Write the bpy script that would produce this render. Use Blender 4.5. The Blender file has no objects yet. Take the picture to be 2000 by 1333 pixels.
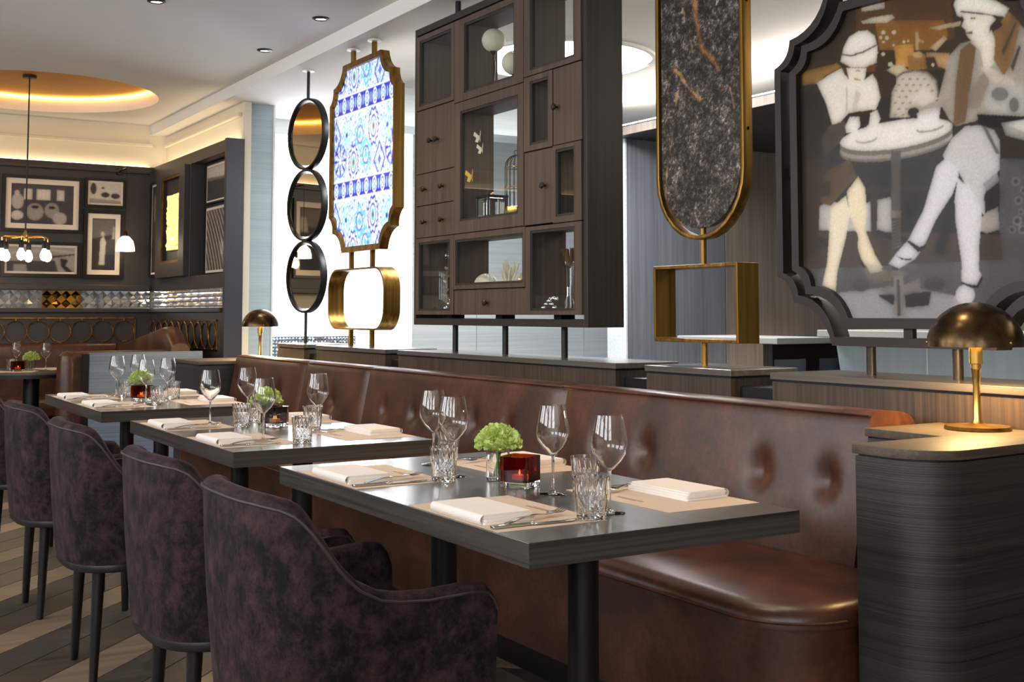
import bpy, bmesh, math, random
import numpy as np
from mathutils import Vector, Matrix
random.seed(7); np.random.seed(7)
SC = bpy.context.scene
COL = SC.collection
PI = math.pi

# ---------------------------------------------------------------- camera
cam = bpy.data.cameras.new('camera'); cam_o = bpy.data.objects.new('camera', cam); COL.objects.link(cam_o)
cam.sensor_width = 36.0; cam.lens = 41.166; cam.shift_y = -0.1011; cam.clip_start = 0.05
cam_o.location = (0, 0, 1.19)
cam_o.rotation_euler = (math.radians(90 + 3.719), 0, math.radians(-31.8816))
SC.camera = cam_o

# ---------------------------------------------------------------- world and exposure
wd = bpy.data.worlds.new('world'); SC.world = wd; wd.use_nodes = True
wd.node_tree.nodes['Background'].inputs[0].default_value = (0.80, 0.88, 1.0, 1)
wd.node_tree.nodes['Background'].inputs[1].default_value = 0.5
SC.view_settings.view_transform = 'Standard'; SC.view_settings.look = 'None'
SC.view_settings.gamma = 1.0; SC.view_settings.use_curve_mapping = False
SC.view_settings.exposure = 0.52

# strengths of the room's lights and of the added fill windows
DAY_FILL = 6.8          # added unseen fill windows behind and beside the camera
CURTAIN = 3.6      # bright sheer-curtained window behind the mirrors
SPOT = 27.0        # recessed ceiling downlights
COVE = 3.0         # warm LED coves

# ---------------------------------------------------------------- helpers
def lin(c):
    if isinstance(c, str):
        c = [int(c[i:i+2], 16) / 255 for i in (1, 3, 5)]
    return tuple(((x / 12.92) if x <= 0.04045 else ((x + 0.055) / 1.055) ** 2.4) for x in c)

def newmat(name):
    m = bpy.data.materials.new(name); m.use_nodes = True
    t = m.node_tree
    return m, t, t.nodes['Principled BSDF']

def N(t, kind, **kw):
    n = t.nodes.new(kind)
    for k, v in kw.items():
        if k in n.inputs: n.inputs[k].default_value = v
        else: setattr(n, k, v)
    return n

def coords(t, scale=(1, 1, 1), rot=(0, 0, 0), rnd=False):
    tc = N(t, 'ShaderNodeTexCoord'); mp = N(t, 'ShaderNodeMapping')
    mp.inputs['Scale'].default_value = scale; mp.inputs['Rotation'].default_value = rot
    t.links.new(tc.outputs['Object'], mp.inputs['Vector'])
    if rnd:
        oi = N(t, 'ShaderNodeObjectInfo'); mu = N(t, 'ShaderNodeMath', operation='MULTIPLY'); mu.inputs[1].default_value = 37.0
        t.links.new(oi.outputs['Random'], mu.inputs[0]); t.links.new(mu.outputs[0], mp.inputs['Location'])
    return mp.outputs['Vector']

def ramp(t, fac, stops):
    r = N(t, 'ShaderNodeValToRGB'); e = r.color_ramp.elements
    while len(e) < len(stops): e.new(0.5)
    for k, (p, c) in enumerate(stops):
        e[k].position = p; e[k].color = (*lin(c), 1)
    t.links.new(fac, r.inputs['Fac']); return r.outputs['Color']

def noise(t, vec, scale, detail=4, rough=0.55, dist=0.0):
    n = N(t, 'ShaderNodeTexNoise'); n.inputs['Scale'].default_value = scale; n.inputs['Detail'].default_value = detail
    n.inputs['Roughness'].default_value = rough; n.inputs['Distortion'].default_value = dist
    t.links.new(vec, n.inputs['Vector']); return n.outputs['Fac']

def bump(t, b, fac, strength=0.2, dist=0.002):
    n = N(t, 'ShaderNodeBump'); n.inputs['Strength'].default_value = strength; n.inputs['Distance'].default_value = dist
    t.links.new(fac, n.inputs['Height']); t.links.new(n.outputs['Normal'], b.inputs['Normal'])

def plain(name, col, rough=0.5, metal=0.0, spec=0.5, coat=0.0, mottle=0.0, msc=6.0):
    m, t, b = newmat(name)
    b.inputs['Roughness'].default_value = rough; b.inputs['Metallic'].default_value = metal
    b.inputs['Specular IOR Level'].default_value = spec; b.inputs['Coat Weight'].default_value = coat; b.inputs['Coat Roughness'].default_value = 0.03
    c = lin(col)
    v = coords(t); f = noise(t, v, msc, 3)
    a = [max(0, x * (1 - mottle)) for x in c]; d = [min(1, x * (1 + mottle)) for x in c]
    mx = N(t, 'ShaderNodeMix', data_type='RGBA'); mx.inputs[6].default_value = (*a, 1); mx.inputs[7].default_value = (*d, 1)
    t.links.new(f, mx.inputs[0]); t.links.new(mx.outputs[2], b.inputs['Base Color'])
    return m

def wood(name, dark, light, axis='y', rough=0.42, fine=90.0, spec=0.5, bmp=0.25, rnd=False, coat=0.0):
    m, t, b = newmat(name)
    s = {'x': (0.9, fine, fine), 'y': (fine, 0.9, fine), 'z': (fine, fine, 0.9), 'h': (0.9, 0.9, fine)}[axis]
    v = coords(t, s, rnd=rnd); f = noise(t, v, 1.0, 3, 0.6)
    v2 = coords(t, tuple(x * 0.12 for x in s), rnd=rnd); f2 = noise(t, v2, 1.0, 2)
    mx = N(t, 'ShaderNodeMath', operation='MULTIPLY_ADD'); mx.inputs[1].default_value = 0.35; mx.use_clamp = True
    t.links.new(f2, mx.inputs[0]); 
    sc = N(t, 'ShaderNodeMath', operation='MULTIPLY'); sc.inputs[1].default_value = 0.65; t.links.new(f, sc.inputs[0]); t.links.new(sc.outputs[0], mx.inputs[2])
    t.links.new(ramp(t, mx.outputs[0], [(0.36, dark), (0.64, light)]), b.inputs['Base Color'])
    b.inputs['Roughness'].default_value = rough; b.inputs['Specular IOR Level'].default_value = spec; b.inputs['Coat Weight'].default_value = coat; b.inputs['Coat Roughness'].default_value = 0.16
    bump(t, b, f, bmp, 0.001)
    return m

def metal(name, col, rough=0.3, brushed=None, dark=None):
    m, t, b = newmat(name); b.inputs['Metallic'].default_value = 1.0; b.inputs['Roughness'].default_value = rough
    if dark:
        s = {'x': (1, 40, 40), 'y': (40, 1, 40), 'z': (40, 40, 1), None: (6, 6, 6)}[brushed]
        v = coords(t, s); f = noise(t, v, 1.0 if brushed else 3.0, 4)
        t.links.new(ramp(t, f, [(0.3, dark), (0.7, col)]), b.inputs['Base Color'])
    else:
        b.inputs['Base Color'].default_value = (*lin(col), 1)
    return m

def emit(name, col, strength):
    m, t, b = newmat(name); b.inputs['Base Color'].default_value = (*lin(col), 1)
    b.inputs['Emission Color'].default_value = (*lin(col), 1); b.inputs['Emission Strength'].default_value = strength
    return m

def glass(name, col='#ffffff', ior=1.5, rough=0.0):
    m, t, b = newmat(name); b.inputs['Base Color'].default_value = (*lin(col), 1)
    b.inputs['Transmission Weight'].default_value = 1.0; b.inputs['IOR'].default_value = ior; b.inputs['Roughness'].default_value = rough
    return m

def thin_glass(name, tint='#ffffff', ior=1.5, rough=0.0):
    m = bpy.data.materials.new(name); m.use_nodes = True; t = m.node_tree; t.nodes.clear()
    o = N(t, 'ShaderNodeOutputMaterial'); mx = N(t, 'ShaderNodeMixShader'); tr = N(t, 'ShaderNodeBsdfTransparent'); gl = N(t, 'ShaderNodeBsdfGlossy')
    lw = N(t, 'ShaderNodeLayerWeight'); pw = N(t, 'ShaderNodeMath', operation='POWER'); pw.inputs[1].default_value = 4.0; fr = N(t, 'ShaderNodeMath', operation='MULTIPLY_ADD'); fr.inputs[1].default_value = 0.85; fr.inputs[2].default_value = (ior-1)**2/(ior+1)**2
    t.links.new(lw.outputs['Facing'], pw.inputs[0]); t.links.new(pw.outputs[0], fr.inputs[0])
    tr.inputs['Color'].default_value = (*lin(tint), 1); gl.inputs['Roughness'].default_value = rough
    t.links.new(fr.outputs[0], mx.inputs[0]); t.links.new(tr.outputs[0], mx.inputs[1]); t.links.new(gl.outputs[0], mx.inputs[2]); t.links.new(mx.outputs[0], o.inputs[0])
    return m

class MB:
    """collects shapes and turns them into one mesh"""
    def __init__(s): s.v = []; s.f = []
    def add(s, vs, fs):
        o = len(s.v); s.v += [tuple(p) for p in vs]; s.f += [tuple(i + o for i in f) for f in fs]; return s
    def box(s, x0, x1, y0, y1, z0, z1):
        return s.add([(x0,y0,z0),(x1,y0,z0),(x1,y1,z0),(x0,y1,z0),(x0,y0,z1),(x1,y0,z1),(x1,y1,z1),(x0,y1,z1)],
                     [(0,3,2,1),(4,5,6,7),(0,1,5,4),(1,2,6,5),(2,3,7,6),(3,0,4,7)])
    @staticmethod
    def p3(axis, d, a, b):
        return (d, a, b) if axis == 'x' else (a, d, b) if axis == 'y' else (a, b, d)
    def prism(s, poly, axis, a, b):
        n = len(poly)
        vs = [s.p3(axis, a, *p) for p in poly] + [s.p3(axis, b, *p) for p in poly]
        return s.add(vs, [tuple(range(n))[::-1], tuple(range(n, 2*n))] + [(i, (i+1) % n, n + (i+1) % n, n + i) for i in range(n)])
    def ring(s, outer, inner, axis, a, b):
        n = len(outer)
        vs = [s.p3(axis, d, *p) for d in (a, b) for q in (outer, inner) for p in q]
        fs = []
        for i in range(n):
            j = (i+1) % n
            fs += [(i, n+i, n+j, j), (2*n+i, 2*n+j, 3*n+j, 3*n+i), (i, j, 2*n+j, 2*n+i), (n+i, 3*n+i, 3*n+j, n+j)]
        return s.add(vs, fs)
    def lathe(s, prof, n=24, c=(0, 0, 0), mod=None, capb=True, capt=True):
        vs = []; m = len(prof)
        for k, (r, z) in enumerate(prof):
            for i in range(n):
                a = 2*PI*i/n; rr = r * (mod(a, k) if mod else 1)
                vs.append((c[0]+rr*math.cos(a), c[1]+rr*math.sin(a), c[2]+z))
        fs = [(k*n+i, k*n+(i+1) % n, (k+1)*n+(i+1) % n, (k+1)*n+i) for k in range(m-1) for i in range(n)]
        if capb: fs.append(tuple(range(n))[::-1])
        if capt: fs.append(tuple(range((m-1)*n, m*n)))
        return s.add(vs, fs)
    def tube(s, pts, r, n=8, closed=False):
        pts = [Vector(p) for p in pts]; m = len(pts); vs = []; prev = None
        rs = r if isinstance(r, (list, tuple)) else [r]*m
        for i, p in enumerate(pts):
            a = pts[(i-1) % m] if (closed or i > 0) else p; b = pts[(i+1) % m] if (closed or i < m-1) else p
            d = (b - a).normalized()
            if prev is None:
                u = d.orthogonal().normalized()
            else:
                u = (prev - d * prev.dot(d)).normalized()
            prev = u; w = d.cross(u)
            vs += [p + (u*math.cos(2*PI*k/n) + w*math.sin(2*PI*k/n)) * rs[i] for k in range(n)]
        fs = [(i*n+k, i*n+(k+1) % n, ((i+1) % m)*n+(k+1) % n, ((i+1) % m)*n+k) for i in range(m if closed else m-1) for k in range(n)]
        if not closed: fs += [tuple(range(n))[::-1], tuple(range((m-1)*n, m*n))]
        return s.add(vs, fs)
    def grid(s, fn, nu, nv, closeu=False):
        vs = [fn(i, j) for i in range(nu) for j in range(nv)]
        fs = [(i*nv+j, ((i+1) % nu)*nv+j, ((i+1) % nu)*nv+j+1, i*nv+j+1) for i in range(nu if closeu else nu-1) for j in range(nv-1)]
        return s.add(vs, fs)
    def ball(s, c, r, n=16, m=10, sz=1.0):
        prof = [(max(1e-4, r*math.sin(PI*k/m)), -r*sz*math.cos(PI*k/m)) for k in range(m+1)]
        return s.lathe(prof, n, c)
    def xf(s, mat):
        s.v = [tuple(mat @ Vector(p)) for p in s.v]; return s
    def mesh(s, name, mat, smooth=True, bevel=0, seg=2, ang=35):
        me = bpy.data.meshes.new(name); me.from_pydata(s.v, [], s.f)
        bm = bmesh.new(); bm.from_mesh(me)
        bmesh.ops.remove_doubles(bm, verts=bm.verts, dist=1e-6)
        bmesh.ops.recalc_face_normals(bm, faces=bm.faces)
        if bevel:
            ed = [e for e in bm.edges if len(e.link_faces) == 2 and e.calc_face_angle(0) > math.radians(30)]
            bmesh.ops.bevel(bm, geom=ed, offset=bevel, segments=seg, profile=0.5, affect='EDGES', clamp_overlap=True)
        bm.to_mesh(me); bm.free()
        if smooth:
            me.polygons.foreach_set('use_smooth', [True]*len(me.polygons)); me.set_sharp_from_angle(angle=math.radians(ang))
        me.materials.append(mat); me.update(); return me
    def build(s, name, mat, parent=None, loc=None, **kw):
        return link(name, s.mesh(name, mat, **kw), parent, loc)

def link(name, me, parent=None, loc=None, rz=0.0):
    o = bpy.data.objects.new(name, me); COL.objects.link(o)
    if parent is not None: o.parent = parent
    if loc is not None: o.location = loc
    if rz: o.rotation_euler = (0, 0, rz)
    return o

def tag(o, label, cat, group=None):
    o['label'] = label; o['category'] = cat
    if group: o['group'] = group
    return o

def thing(name, label, cat, loc=(0, 0, 0), rz=0.0, group=None):
    return tag(link(name, None, None, loc, rz), label, cat, group)

def struct(o):
    o['kind'] = 'structure'; return o

def rrect(x0, x1, y0, y1, r, n=6):
    out = []
    for cx, cy, a0 in ((x1-r, y1-r, 0), (x0+r, y1-r, 90), (x0+r, y0+r, 180), (x1-r, y0+r, 270)):
        for k in range(n+1):
            a = math.radians(a0 + 90*k/n); out.append((cx + r*math.cos(a), cy + r*math.sin(a)))
    return out

def rect(x0, x1, y0, y1): return [(x0, y0), (x1, y0), (x1, y1), (x0, y1)]

# painted shapes of the café photograph: colour and outline (mm)
CAFE=[
((70,58,46),[1164,1431,47,1154,58,846,1172,1034]),
((96,70,42),[851,1270,469,1205,451,1052,856,1096]),
((140,100,52),[771,1182,494,1122,478,1069,551,1037,753,1076]),
((60,50,42),[1171,1069,56,893,65,607,1179,727]),
((52,50,50),[1178,756,10,624,21,305,1187,339]),
((190,186,184),[1040,569,980,586,895,557,720,577,708,450,809,448,886,435,1043,443]),
((80,70,62),[1183,496,17,404,21,305,1187,312]),
((100,98,100),[1187,348,19,354,27,128,1192,109]),
((166,164,168),[965,262,676,283,482,247,391,215,306,146,979,139]),
((70,68,70),[782,251,567,260,578,216,699,208]),
((214,206,190),[831,1249,729,1234,727,1213,826,1223]),
((226,214,190),[832,1191,780,1194,700,1187,686,1172,721,1163,822,1181]),
((226,206,170),[554,1110,485,1109,432,1106,433,1092,517,1096]),
((255,244,214),[727,1131,728,1129,729,1127,731,1126,734,1126,737,1126,739,1127,742,1128,744,1130,745,1133,745,1135,745,1137,744,1139,741,1140,739,1141,736,1140,733,1139,731,1138,729,1136,728,1134]),
((255,244,214),[683,1123,684,1121,685,1119,687,1118,689,1117,692,1118,695,1118,697,1120,699,1122,700,1124,701,1127,700,1129,699,1130,697,1132,694,1132,692,1132,689,1131,686,1129,685,1127,683,1125]),
((255,244,214),[740,1116,740,1115,741,1113,743,1112,745,1112,747,1112,749,1113,751,1114,753,1116,754,1117,754,1119,753,1121,752,1122,751,1123,749,1124,747,1123,745,1123,743,1122,741,1120,740,1118]),
((255,244,214),[712,1110,713,1108,714,1106,716,1105,718,1104,721,1104,724,1105,726,1107,728,1109,729,1111,729,1113,729,1115,728,1117,726,1118,723,1118,721,1118,718,1117,716,1116,714,1114,713,1112]),
((255,244,214),[730,1099,730,1098,731,1097,732,1096,734,1096,736,1096,738,1096,739,1097,741,1099,741,1100,742,1102,741,1103,740,1104,739,1105,737,1106,736,1105,734,1105,732,1104,731,1102,730,1101]),
((255,244,214),[645,1083,646,1081,646,1080,648,1079,650,1078,652,1079,654,1079,655,1080,657,1082,657,1083,658,1085,657,1087,656,1088,655,1089,653,1089,651,1089,649,1088,648,1087,646,1086,645,1084]),
((255,244,214),[689,1081,689,1080,690,1079,691,1078,693,1078,694,1078,696,1078,697,1079,698,1080,699,1081,699,1083,699,1084,698,1085,697,1086,695,1086,694,1086,692,1085,691,1084,690,1083,689,1082]),
((255,244,214),[700,1018,700,1016,702,1014,704,1012,707,1012,710,1012,713,1013,715,1014,717,1016,719,1019,719,1022,719,1024,717,1026,715,1027,712,1028,709,1028,706,1027,703,1025,701,1023,700,1020]),
((255,244,214),[759,1069,759,1068,760,1066,762,1065,764,1065,766,1065,768,1066,770,1067,772,1068,773,1070,773,1072,772,1074,771,1075,770,1076,768,1077,766,1076,763,1076,761,1074,760,1073,759,1071]),
((255,244,214),[730,1058,731,1056,732,1054,734,1053,736,1053,738,1053,741,1054,743,1055,745,1057,746,1059,746,1061,746,1063,745,1064,743,1065,741,1066,738,1066,736,1065,733,1064,732,1062,731,1060]),
((255,244,214),[630,1082,630,1081,631,1080,632,1079,633,1079,635,1079,636,1080,638,1081,639,1082,639,1083,639,1084,639,1085,638,1086,637,1087,636,1087,635,1087,633,1087,632,1086,631,1085,630,1083]),
((255,244,214),[533,986,534,984,535,983,536,982,538,981,540,981,542,982,544,983,545,985,546,986,546,988,546,990,545,991,543,992,542,992,540,992,538,992,536,990,534,989,534,987]),
((196,150,84),[693,1081,616,1070,608,993,685,1007]),
((150,112,66),[636,1034,570,1029,562,977,637,987]),
((222,196,150),[605,1107,594,1106,592,1081,573,1073,571,1063,594,1073,595,1046,607,1048]),
((220,190,140),[577,1027,578,1024,581,1021,586,1020,592,1019,598,1020,605,1022,611,1024,615,1028,618,1031,619,1035,618,1038,615,1040,610,1042,604,1042,598,1042,591,1040,585,1037,581,1034,578,1030]),
((222,196,158),[551,1045,495,1073,482,1060,528,1029]),
((196,160,116),[565,1032,475,1013,480,1001,490,964,521,978,533,1011,566,1017]),
((210,196,168),[725,1002,695,1015,656,1008,637,987,686,976]),
((120,112,100),[719,841,707,931,686,976,656,986,609,984,562,970,526,936,519,893,529,848,641,830]),
((208,200,186),[714,842,702,930,680,971,654,980,609,978,565,964,533,934,525,894,536,853,641,832]),
((150,140,126),[696,969,684,968,684,964,696,965]),
((150,140,126),[666,964,654,963,654,959,666,959]),
((150,140,126),[636,959,625,958,625,953,636,954]),
((150,140,126),[607,954,595,953,596,948,607,949]),
((150,140,126),[578,949,567,948,567,944,578,944]),
((150,140,126),[549,944,538,943,538,939,549,939]),
((150,140,126),[682,947,670,946,670,941,682,942]),
((150,140,126),[652,942,640,941,640,936,652,937]),
((150,140,126),[622,937,611,936,611,932,622,932]),
((150,140,126),[593,932,582,931,582,927,593,927]),
((150,140,126),[564,927,553,927,553,922,565,923]),
((150,140,126),[697,930,685,929,685,924,697,925]),
((150,140,126),[667,925,655,924,655,919,667,920]),
((150,140,126),[637,920,626,919,626,914,637,915]),
((150,140,126),[608,915,596,914,597,910,608,910]),
((150,140,126),[579,910,568,910,568,905,579,906]),
((150,140,126),[550,906,539,905,539,900,550,901]),
((150,140,126),[683,907,671,907,671,902,683,903]),
((150,140,126),[653,903,641,902,642,897,653,898]),
((150,140,126),[623,898,612,897,612,893,624,893]),
((150,140,126),[594,893,583,893,583,888,594,889]),
((150,140,126),[565,889,554,888,555,883,566,884]),
((150,140,126),[698,890,686,889,686,884,698,885]),
((150,140,126),[668,885,656,885,656,880,668,880]),
((150,140,126),[638,881,627,880,627,875,638,876]),
((150,140,126),[609,876,598,875,598,871,609,871]),
((150,140,126),[580,872,569,871,569,866,580,867]),
((150,140,126),[551,867,540,867,540,862,551,863]),
((150,140,126),[684,868,672,867,672,862,684,863]),
((150,140,126),[654,863,642,863,643,858,654,859]),
((150,140,126),[624,859,613,858,613,854,625,854]),
((150,140,126),[595,854,584,854,584,849,595,850]),
((150,140,126),[567,850,555,850,556,845,567,846]),
((150,140,126),[699,850,687,850,687,845,699,845]),
((150,140,126),[669,846,657,845,657,840,669,841]),
((150,140,126),[639,841,628,841,628,836,639,837]),
((150,140,126),[610,837,599,837,599,832,610,832]),
((150,140,126),[581,833,570,832,570,828,581,828]),
((150,140,126),[552,829,541,828,541,824,552,824]),
((150,118,70),[1106,1066,1054,1065,942,1067,921,1050,999,1030,1039,1002,1108,997]),
((62,56,50),[1107,1014,1033,1010,984,926,958,867,909,860,905,814,929,729,1113,750]),
((88,80,74),[986,850,909,860,905,818,933,784,1005,742,1026,804]),
((70,56,42),[790,1026,735,1000,686,976,687,952,722,906,757,923,771,982]),
((58,52,50),[767,925,722,910,719,841,759,851,773,885]),
((236,230,220),[1038,1011,982,1031,921,1046,880,984,859,972,785,1001,766,973,752,914,773,877,819,880,893,882,931,855,969,852,995,931]),
((196,188,176),[902,971,896,970,898,883,904,884]),
((206,198,186),[859,956,838,944,861,886,877,888]),
((96,62,36),[921,1050,878,1042,884,1010,906,1018]),
((110,72,40),[815,1031,764,1030,775,1007,811,1010]),
((240,232,218),[900,1042,810,1026,816,994,838,973,867,970,887,990]),
((150,120,98),[866,1001,837,989,832,985,863,995]),
((130,104,84),[857,1026,837,1022,837,1018,856,1023]),
((244,238,228),[926,1068,911,1115,886,1148,844,1160,802,1154,772,1129,760,1086,767,1034,816,1029,878,1040]),
((110,92,76),[920,1096,877,1083,824,1086,762,1099,763,1094,825,1080,877,1078,920,1091]),
((222,210,192),[921,1067,836,1041,766,1042,767,1034,816,1029,878,1040]),
((236,232,226),[910,839,888,869,846,863,841,830,863,812,905,814]),
((232,228,222),[799,869,768,876,754,842,770,820,811,813,815,830]),
((60,48,44),[842,869,798,867,806,829,836,831]),
((176,168,156),[499,943,479,1004,434,1037,382,1038,315,1036,256,1089,211,1036,145,1001,153,764,331,789,459,777,485,804,524,874]),
((120,96,70),[435,1015,400,1034,379,1011,394,940,424,788,468,779,455,913]),
((140,108,72),[327,1038,264,1102,229,1062,230,1033,257,944,286,906,317,963]),
((92,78,62),[288,986,241,1064,237,1056,284,968]),
((92,78,62),[261,931,231,990,226,982,254,915]),
((150,140,128),[413,876,352,932,327,913,372,825,414,824]),
((196,192,186),[355,829,336,885,247,878,216,865,219,780,323,788]),
((130,126,122),[272,849,273,843,278,838,284,835,292,833,301,834,309,836,317,840,324,846,328,852,329,858,327,864,323,869,316,873,308,874,299,874,291,871,283,867,277,862,273,856]),
((120,116,112),[237,811,238,805,240,799,244,795,249,793,253,792,258,794,263,798,266,803,268,809,269,816,268,823,265,828,262,833,257,835,252,835,247,833,243,830,240,824,238,818]),
((210,200,184),[368,950,326,939,247,885,255,872,328,891]),
((40,34,32),[381,804,211,772,212,744,374,758]),
((70,54,40),[326,1097,297,1087,285,1063,306,1052,322,1067]),
((242,234,220),[436,1136,321,1100,305,1085,327,1068,332,1039,391,1033,412,1056,416,1075,430,1091,419,1110]),
((120,92,76),[412,1067,390,1065,392,1057,410,1061]),
((120,96,80),[397,1109,378,1107,380,1102,395,1105]),
((246,240,228),[457,1164,443,1191,378,1187,320,1155,260,1108,277,1086,363,1118,431,1139,428,1117,445,1127]),
((240,232,216),[391,1029,365,1050,331,1047,323,1056,311,1024,318,948,352,932,366,1002]),
((168,160,150),[646,842,612,861,483,872,475,855,594,823]),
((64,54,48),[597,841,598,836,602,832,607,829,613,828,620,828,627,830,633,833,638,837,641,842,642,848,641,853,638,857,633,860,626,861,619,861,612,859,606,856,601,851,598,846]),
((220,212,200),[635,896,582,919,519,874,584,857]),
((120,114,108),[472,745,473,738,480,731,492,725,508,719,529,713,554,708,583,704,615,700,649,698,684,697,721,697,757,698,792,701,826,704,856,709,882,714,904,720,921,727,931,735,936,743,934,750,926,758,912,765,892,772,868,778,839,783,807,786,772,789,736,791,700,791,664,791,629,789,596,786,566,782,539,777,516,772,498,766,484,759,475,752]),
((190,184,176),[471,753,473,746,480,740,491,733,508,727,529,721,554,716,583,712,614,709,648,707,684,705,721,706,757,707,792,709,825,713,856,717,882,723,904,729,920,736,931,744,936,752,934,759,926,767,912,774,892,781,868,786,839,791,807,795,772,798,736,799,700,800,663,799,629,797,596,794,566,790,539,785,516,780,498,774,484,767,475,760]),
((120,114,108),[471,766,473,759,479,752,491,746,507,740,528,734,553,729,582,725,614,722,648,720,684,719,720,719,756,721,792,723,825,727,855,731,882,737,904,743,920,751,931,758,935,766,934,774,926,781,911,788,892,795,867,801,839,805,806,809,772,812,736,813,699,813,663,813,628,811,595,807,565,803,538,799,516,793,497,787,484,780,475,773]),
((236,232,228),[471,781,472,774,479,767,491,761,507,754,528,749,553,744,582,740,614,737,648,735,683,734,720,735,756,736,791,739,825,742,855,747,881,753,903,759,920,767,930,774,935,782,933,790,925,797,911,804,891,811,867,817,838,821,806,825,771,827,735,829,699,829,663,828,628,826,595,822,565,818,538,813,515,808,497,802,483,795,474,788]),
((170,166,162),[769,784,770,779,776,775,786,771,799,769,813,768,829,768,843,771,854,774,862,778,865,783,864,788,858,792,847,796,834,798,819,799,804,799,791,796,779,793,772,789]),
((240,236,232),[769,788,770,784,776,780,786,777,799,775,814,774,829,774,843,776,854,779,862,783,865,787,864,791,857,795,847,799,834,801,819,802,804,801,790,799,779,796,772,792]),
((160,156,152),[503,787,505,783,512,779,523,776,537,773,553,772,570,772,585,773,598,775,606,779,610,783,608,787,601,791,590,794,575,797,559,798,542,798,527,797,515,794,507,791]),
((240,238,236),[505,792,506,788,513,785,523,782,537,780,553,778,569,778,584,779,597,781,605,784,608,788,606,792,600,795,588,798,574,800,558,802,542,802,528,801,516,798,508,795]),
((236,234,232),[608,837,515,842,521,809,544,789,590,792]),
((200,196,192),[517,842,518,839,524,836,533,834,545,832,559,831,573,831,586,832,597,833,604,835,607,838,605,840,599,843,590,845,577,847,563,848,549,848,537,848,526,846,519,844]),
((170,166,160),[299,766,219,766,153,757,155,694,221,702,284,725]),
((232,228,222),[287,761,219,764,153,757,154,729,221,727]),
((206,202,202),[511,693,474,742,425,773,373,769,324,748,304,713,306,658,420,638,494,653]),
((206,204,206),[502,680,351,678,307,658,308,623,349,585,364,547,361,481,408,551,457,639]),
((150,148,150),[367,586,317,616,309,589,354,562]),
((110,106,104),[365,765,352,763,306,673,318,674]),
((96,94,96),[307,658,223,648,125,637,135,344,274,350,304,340,314,443]),
((160,158,160),[239,582,240,576,245,572,251,570,258,570,264,573,268,579,269,585,267,590,263,595,257,597,250,596,244,593,240,588]),
((84,82,84),[246,582,247,579,250,576,254,576,258,577,261,580,262,584,261,588,258,590,254,591,250,589,247,586]),
((160,158,160),[233,525,235,519,239,515,245,513,251,514,257,517,260,521,262,527,260,532,256,537,250,539,244,538,238,535,234,530]),
((84,82,84),[239,525,241,522,244,519,248,519,251,520,254,523,255,526,254,530,251,532,247,533,243,532,240,529]),
((160,158,160),[237,465,238,458,243,453,250,451,258,451,264,455,269,460,270,467,268,473,264,478,257,481,249,480,243,477,238,471]),
((84,82,84),[244,465,246,461,249,458,254,458,258,459,262,462,263,466,261,471,258,473,253,474,249,473,245,469]),
((160,158,160),[217,553,219,549,222,545,227,543,233,544,238,546,241,551,242,556,241,560,237,564,232,566,226,565,222,563,218,558]),
((84,82,84),[223,554,224,551,226,549,230,548,233,549,236,552,236,555,235,558,233,560,229,561,226,560,224,557]),
((160,158,160),[258,440,260,435,263,431,269,429,274,430,279,432,283,436,284,441,282,446,279,450,274,452,268,451,263,449,260,445]),
((84,82,84),[264,440,265,437,268,435,271,434,275,435,277,438,278,441,277,444,274,446,271,447,267,446,265,443]),
((160,158,160),[222,438,224,432,228,427,235,425,241,425,247,428,251,433,253,439,251,445,247,450,240,452,234,451,228,448,224,443]),
((84,82,84),[229,438,230,434,234,432,238,431,242,432,245,435,246,439,244,443,241,445,237,446,233,445,230,442]),
((160,158,160),[229,491,230,486,233,483,238,482,243,482,247,484,250,488,251,492,250,496,247,499,242,501,237,501,233,498,230,495]),
((84,82,84),[234,491,235,488,237,486,240,486,243,487,245,489,246,492,245,494,243,496,240,497,237,496,235,494]),
((170,164,160),[379,478,356,500,316,512,314,443,358,434,380,443]),
((66,60,58),[821,612,558,598,558,586,822,597]),
((70,60,54),[804,628,772,625,782,446,803,447]),
((58,52,50),[781,472,622,425,622,409,782,450]),
((48,44,44),[503,503,470,496,516,375,549,385]),
((60,56,54),[1042,465,984,444,984,413,1043,443]),
((98,92,88),[714,729,675,724,679,524,719,527]),
((128,120,114),[721,531,676,528,678,503,721,506]),
((84,78,74),[717,506,681,503,678,407,695,333,721,334]),
((130,122,116),[717,493,681,500,681,497,717,490]),
((130,122,116),[717,482,681,489,681,486,718,479]),
((130,122,116),[718,471,681,478,681,476,718,468]),
((130,122,116),[718,460,682,467,682,465,718,457]),
((130,122,116),[718,449,682,456,682,454,718,446]),
((130,122,116),[719,438,682,446,682,443,719,435]),
((130,122,116),[719,428,682,435,683,432,719,424]),
((130,122,116),[719,417,683,424,683,421,719,413]),
((130,122,116),[719,406,683,413,683,411,720,402]),
((120,114,112),[657,319,660,315,669,311,681,309,696,308,711,309,723,312,732,317,735,322,732,326,723,330,710,332,695,333,681,331,668,328,660,324]),
((150,144,142),[717,313,675,312,664,175,725,175,713,242]),
((96,90,90),[701,300,691,300,689,183,702,183]),
((92,88,88),[816,285,819,277,827,271,840,266,854,265,869,267,882,272,890,279,893,287,890,295,881,302,868,306,853,308,839,306,826,301,818,294]),
((84,80,82),[511,283,515,275,524,268,537,263,553,262,568,264,582,269,591,276,593,285,590,293,581,300,567,305,551,306,536,304,523,299,514,292]),
((140,134,132),[786,268,728,284,713,250,750,259]),
((140,134,132),[676,283,610,306,606,265,667,249]),
((72,60,48),[1109,748,995,735,1034,577,1043,425,1105,373,1117,401]),
((96,78,56),[1001,691,891,724,859,659,939,601,981,568,1028,581,1027,626]),
((60,52,46),[1020,648,979,653,986,609,1024,603]),
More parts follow.
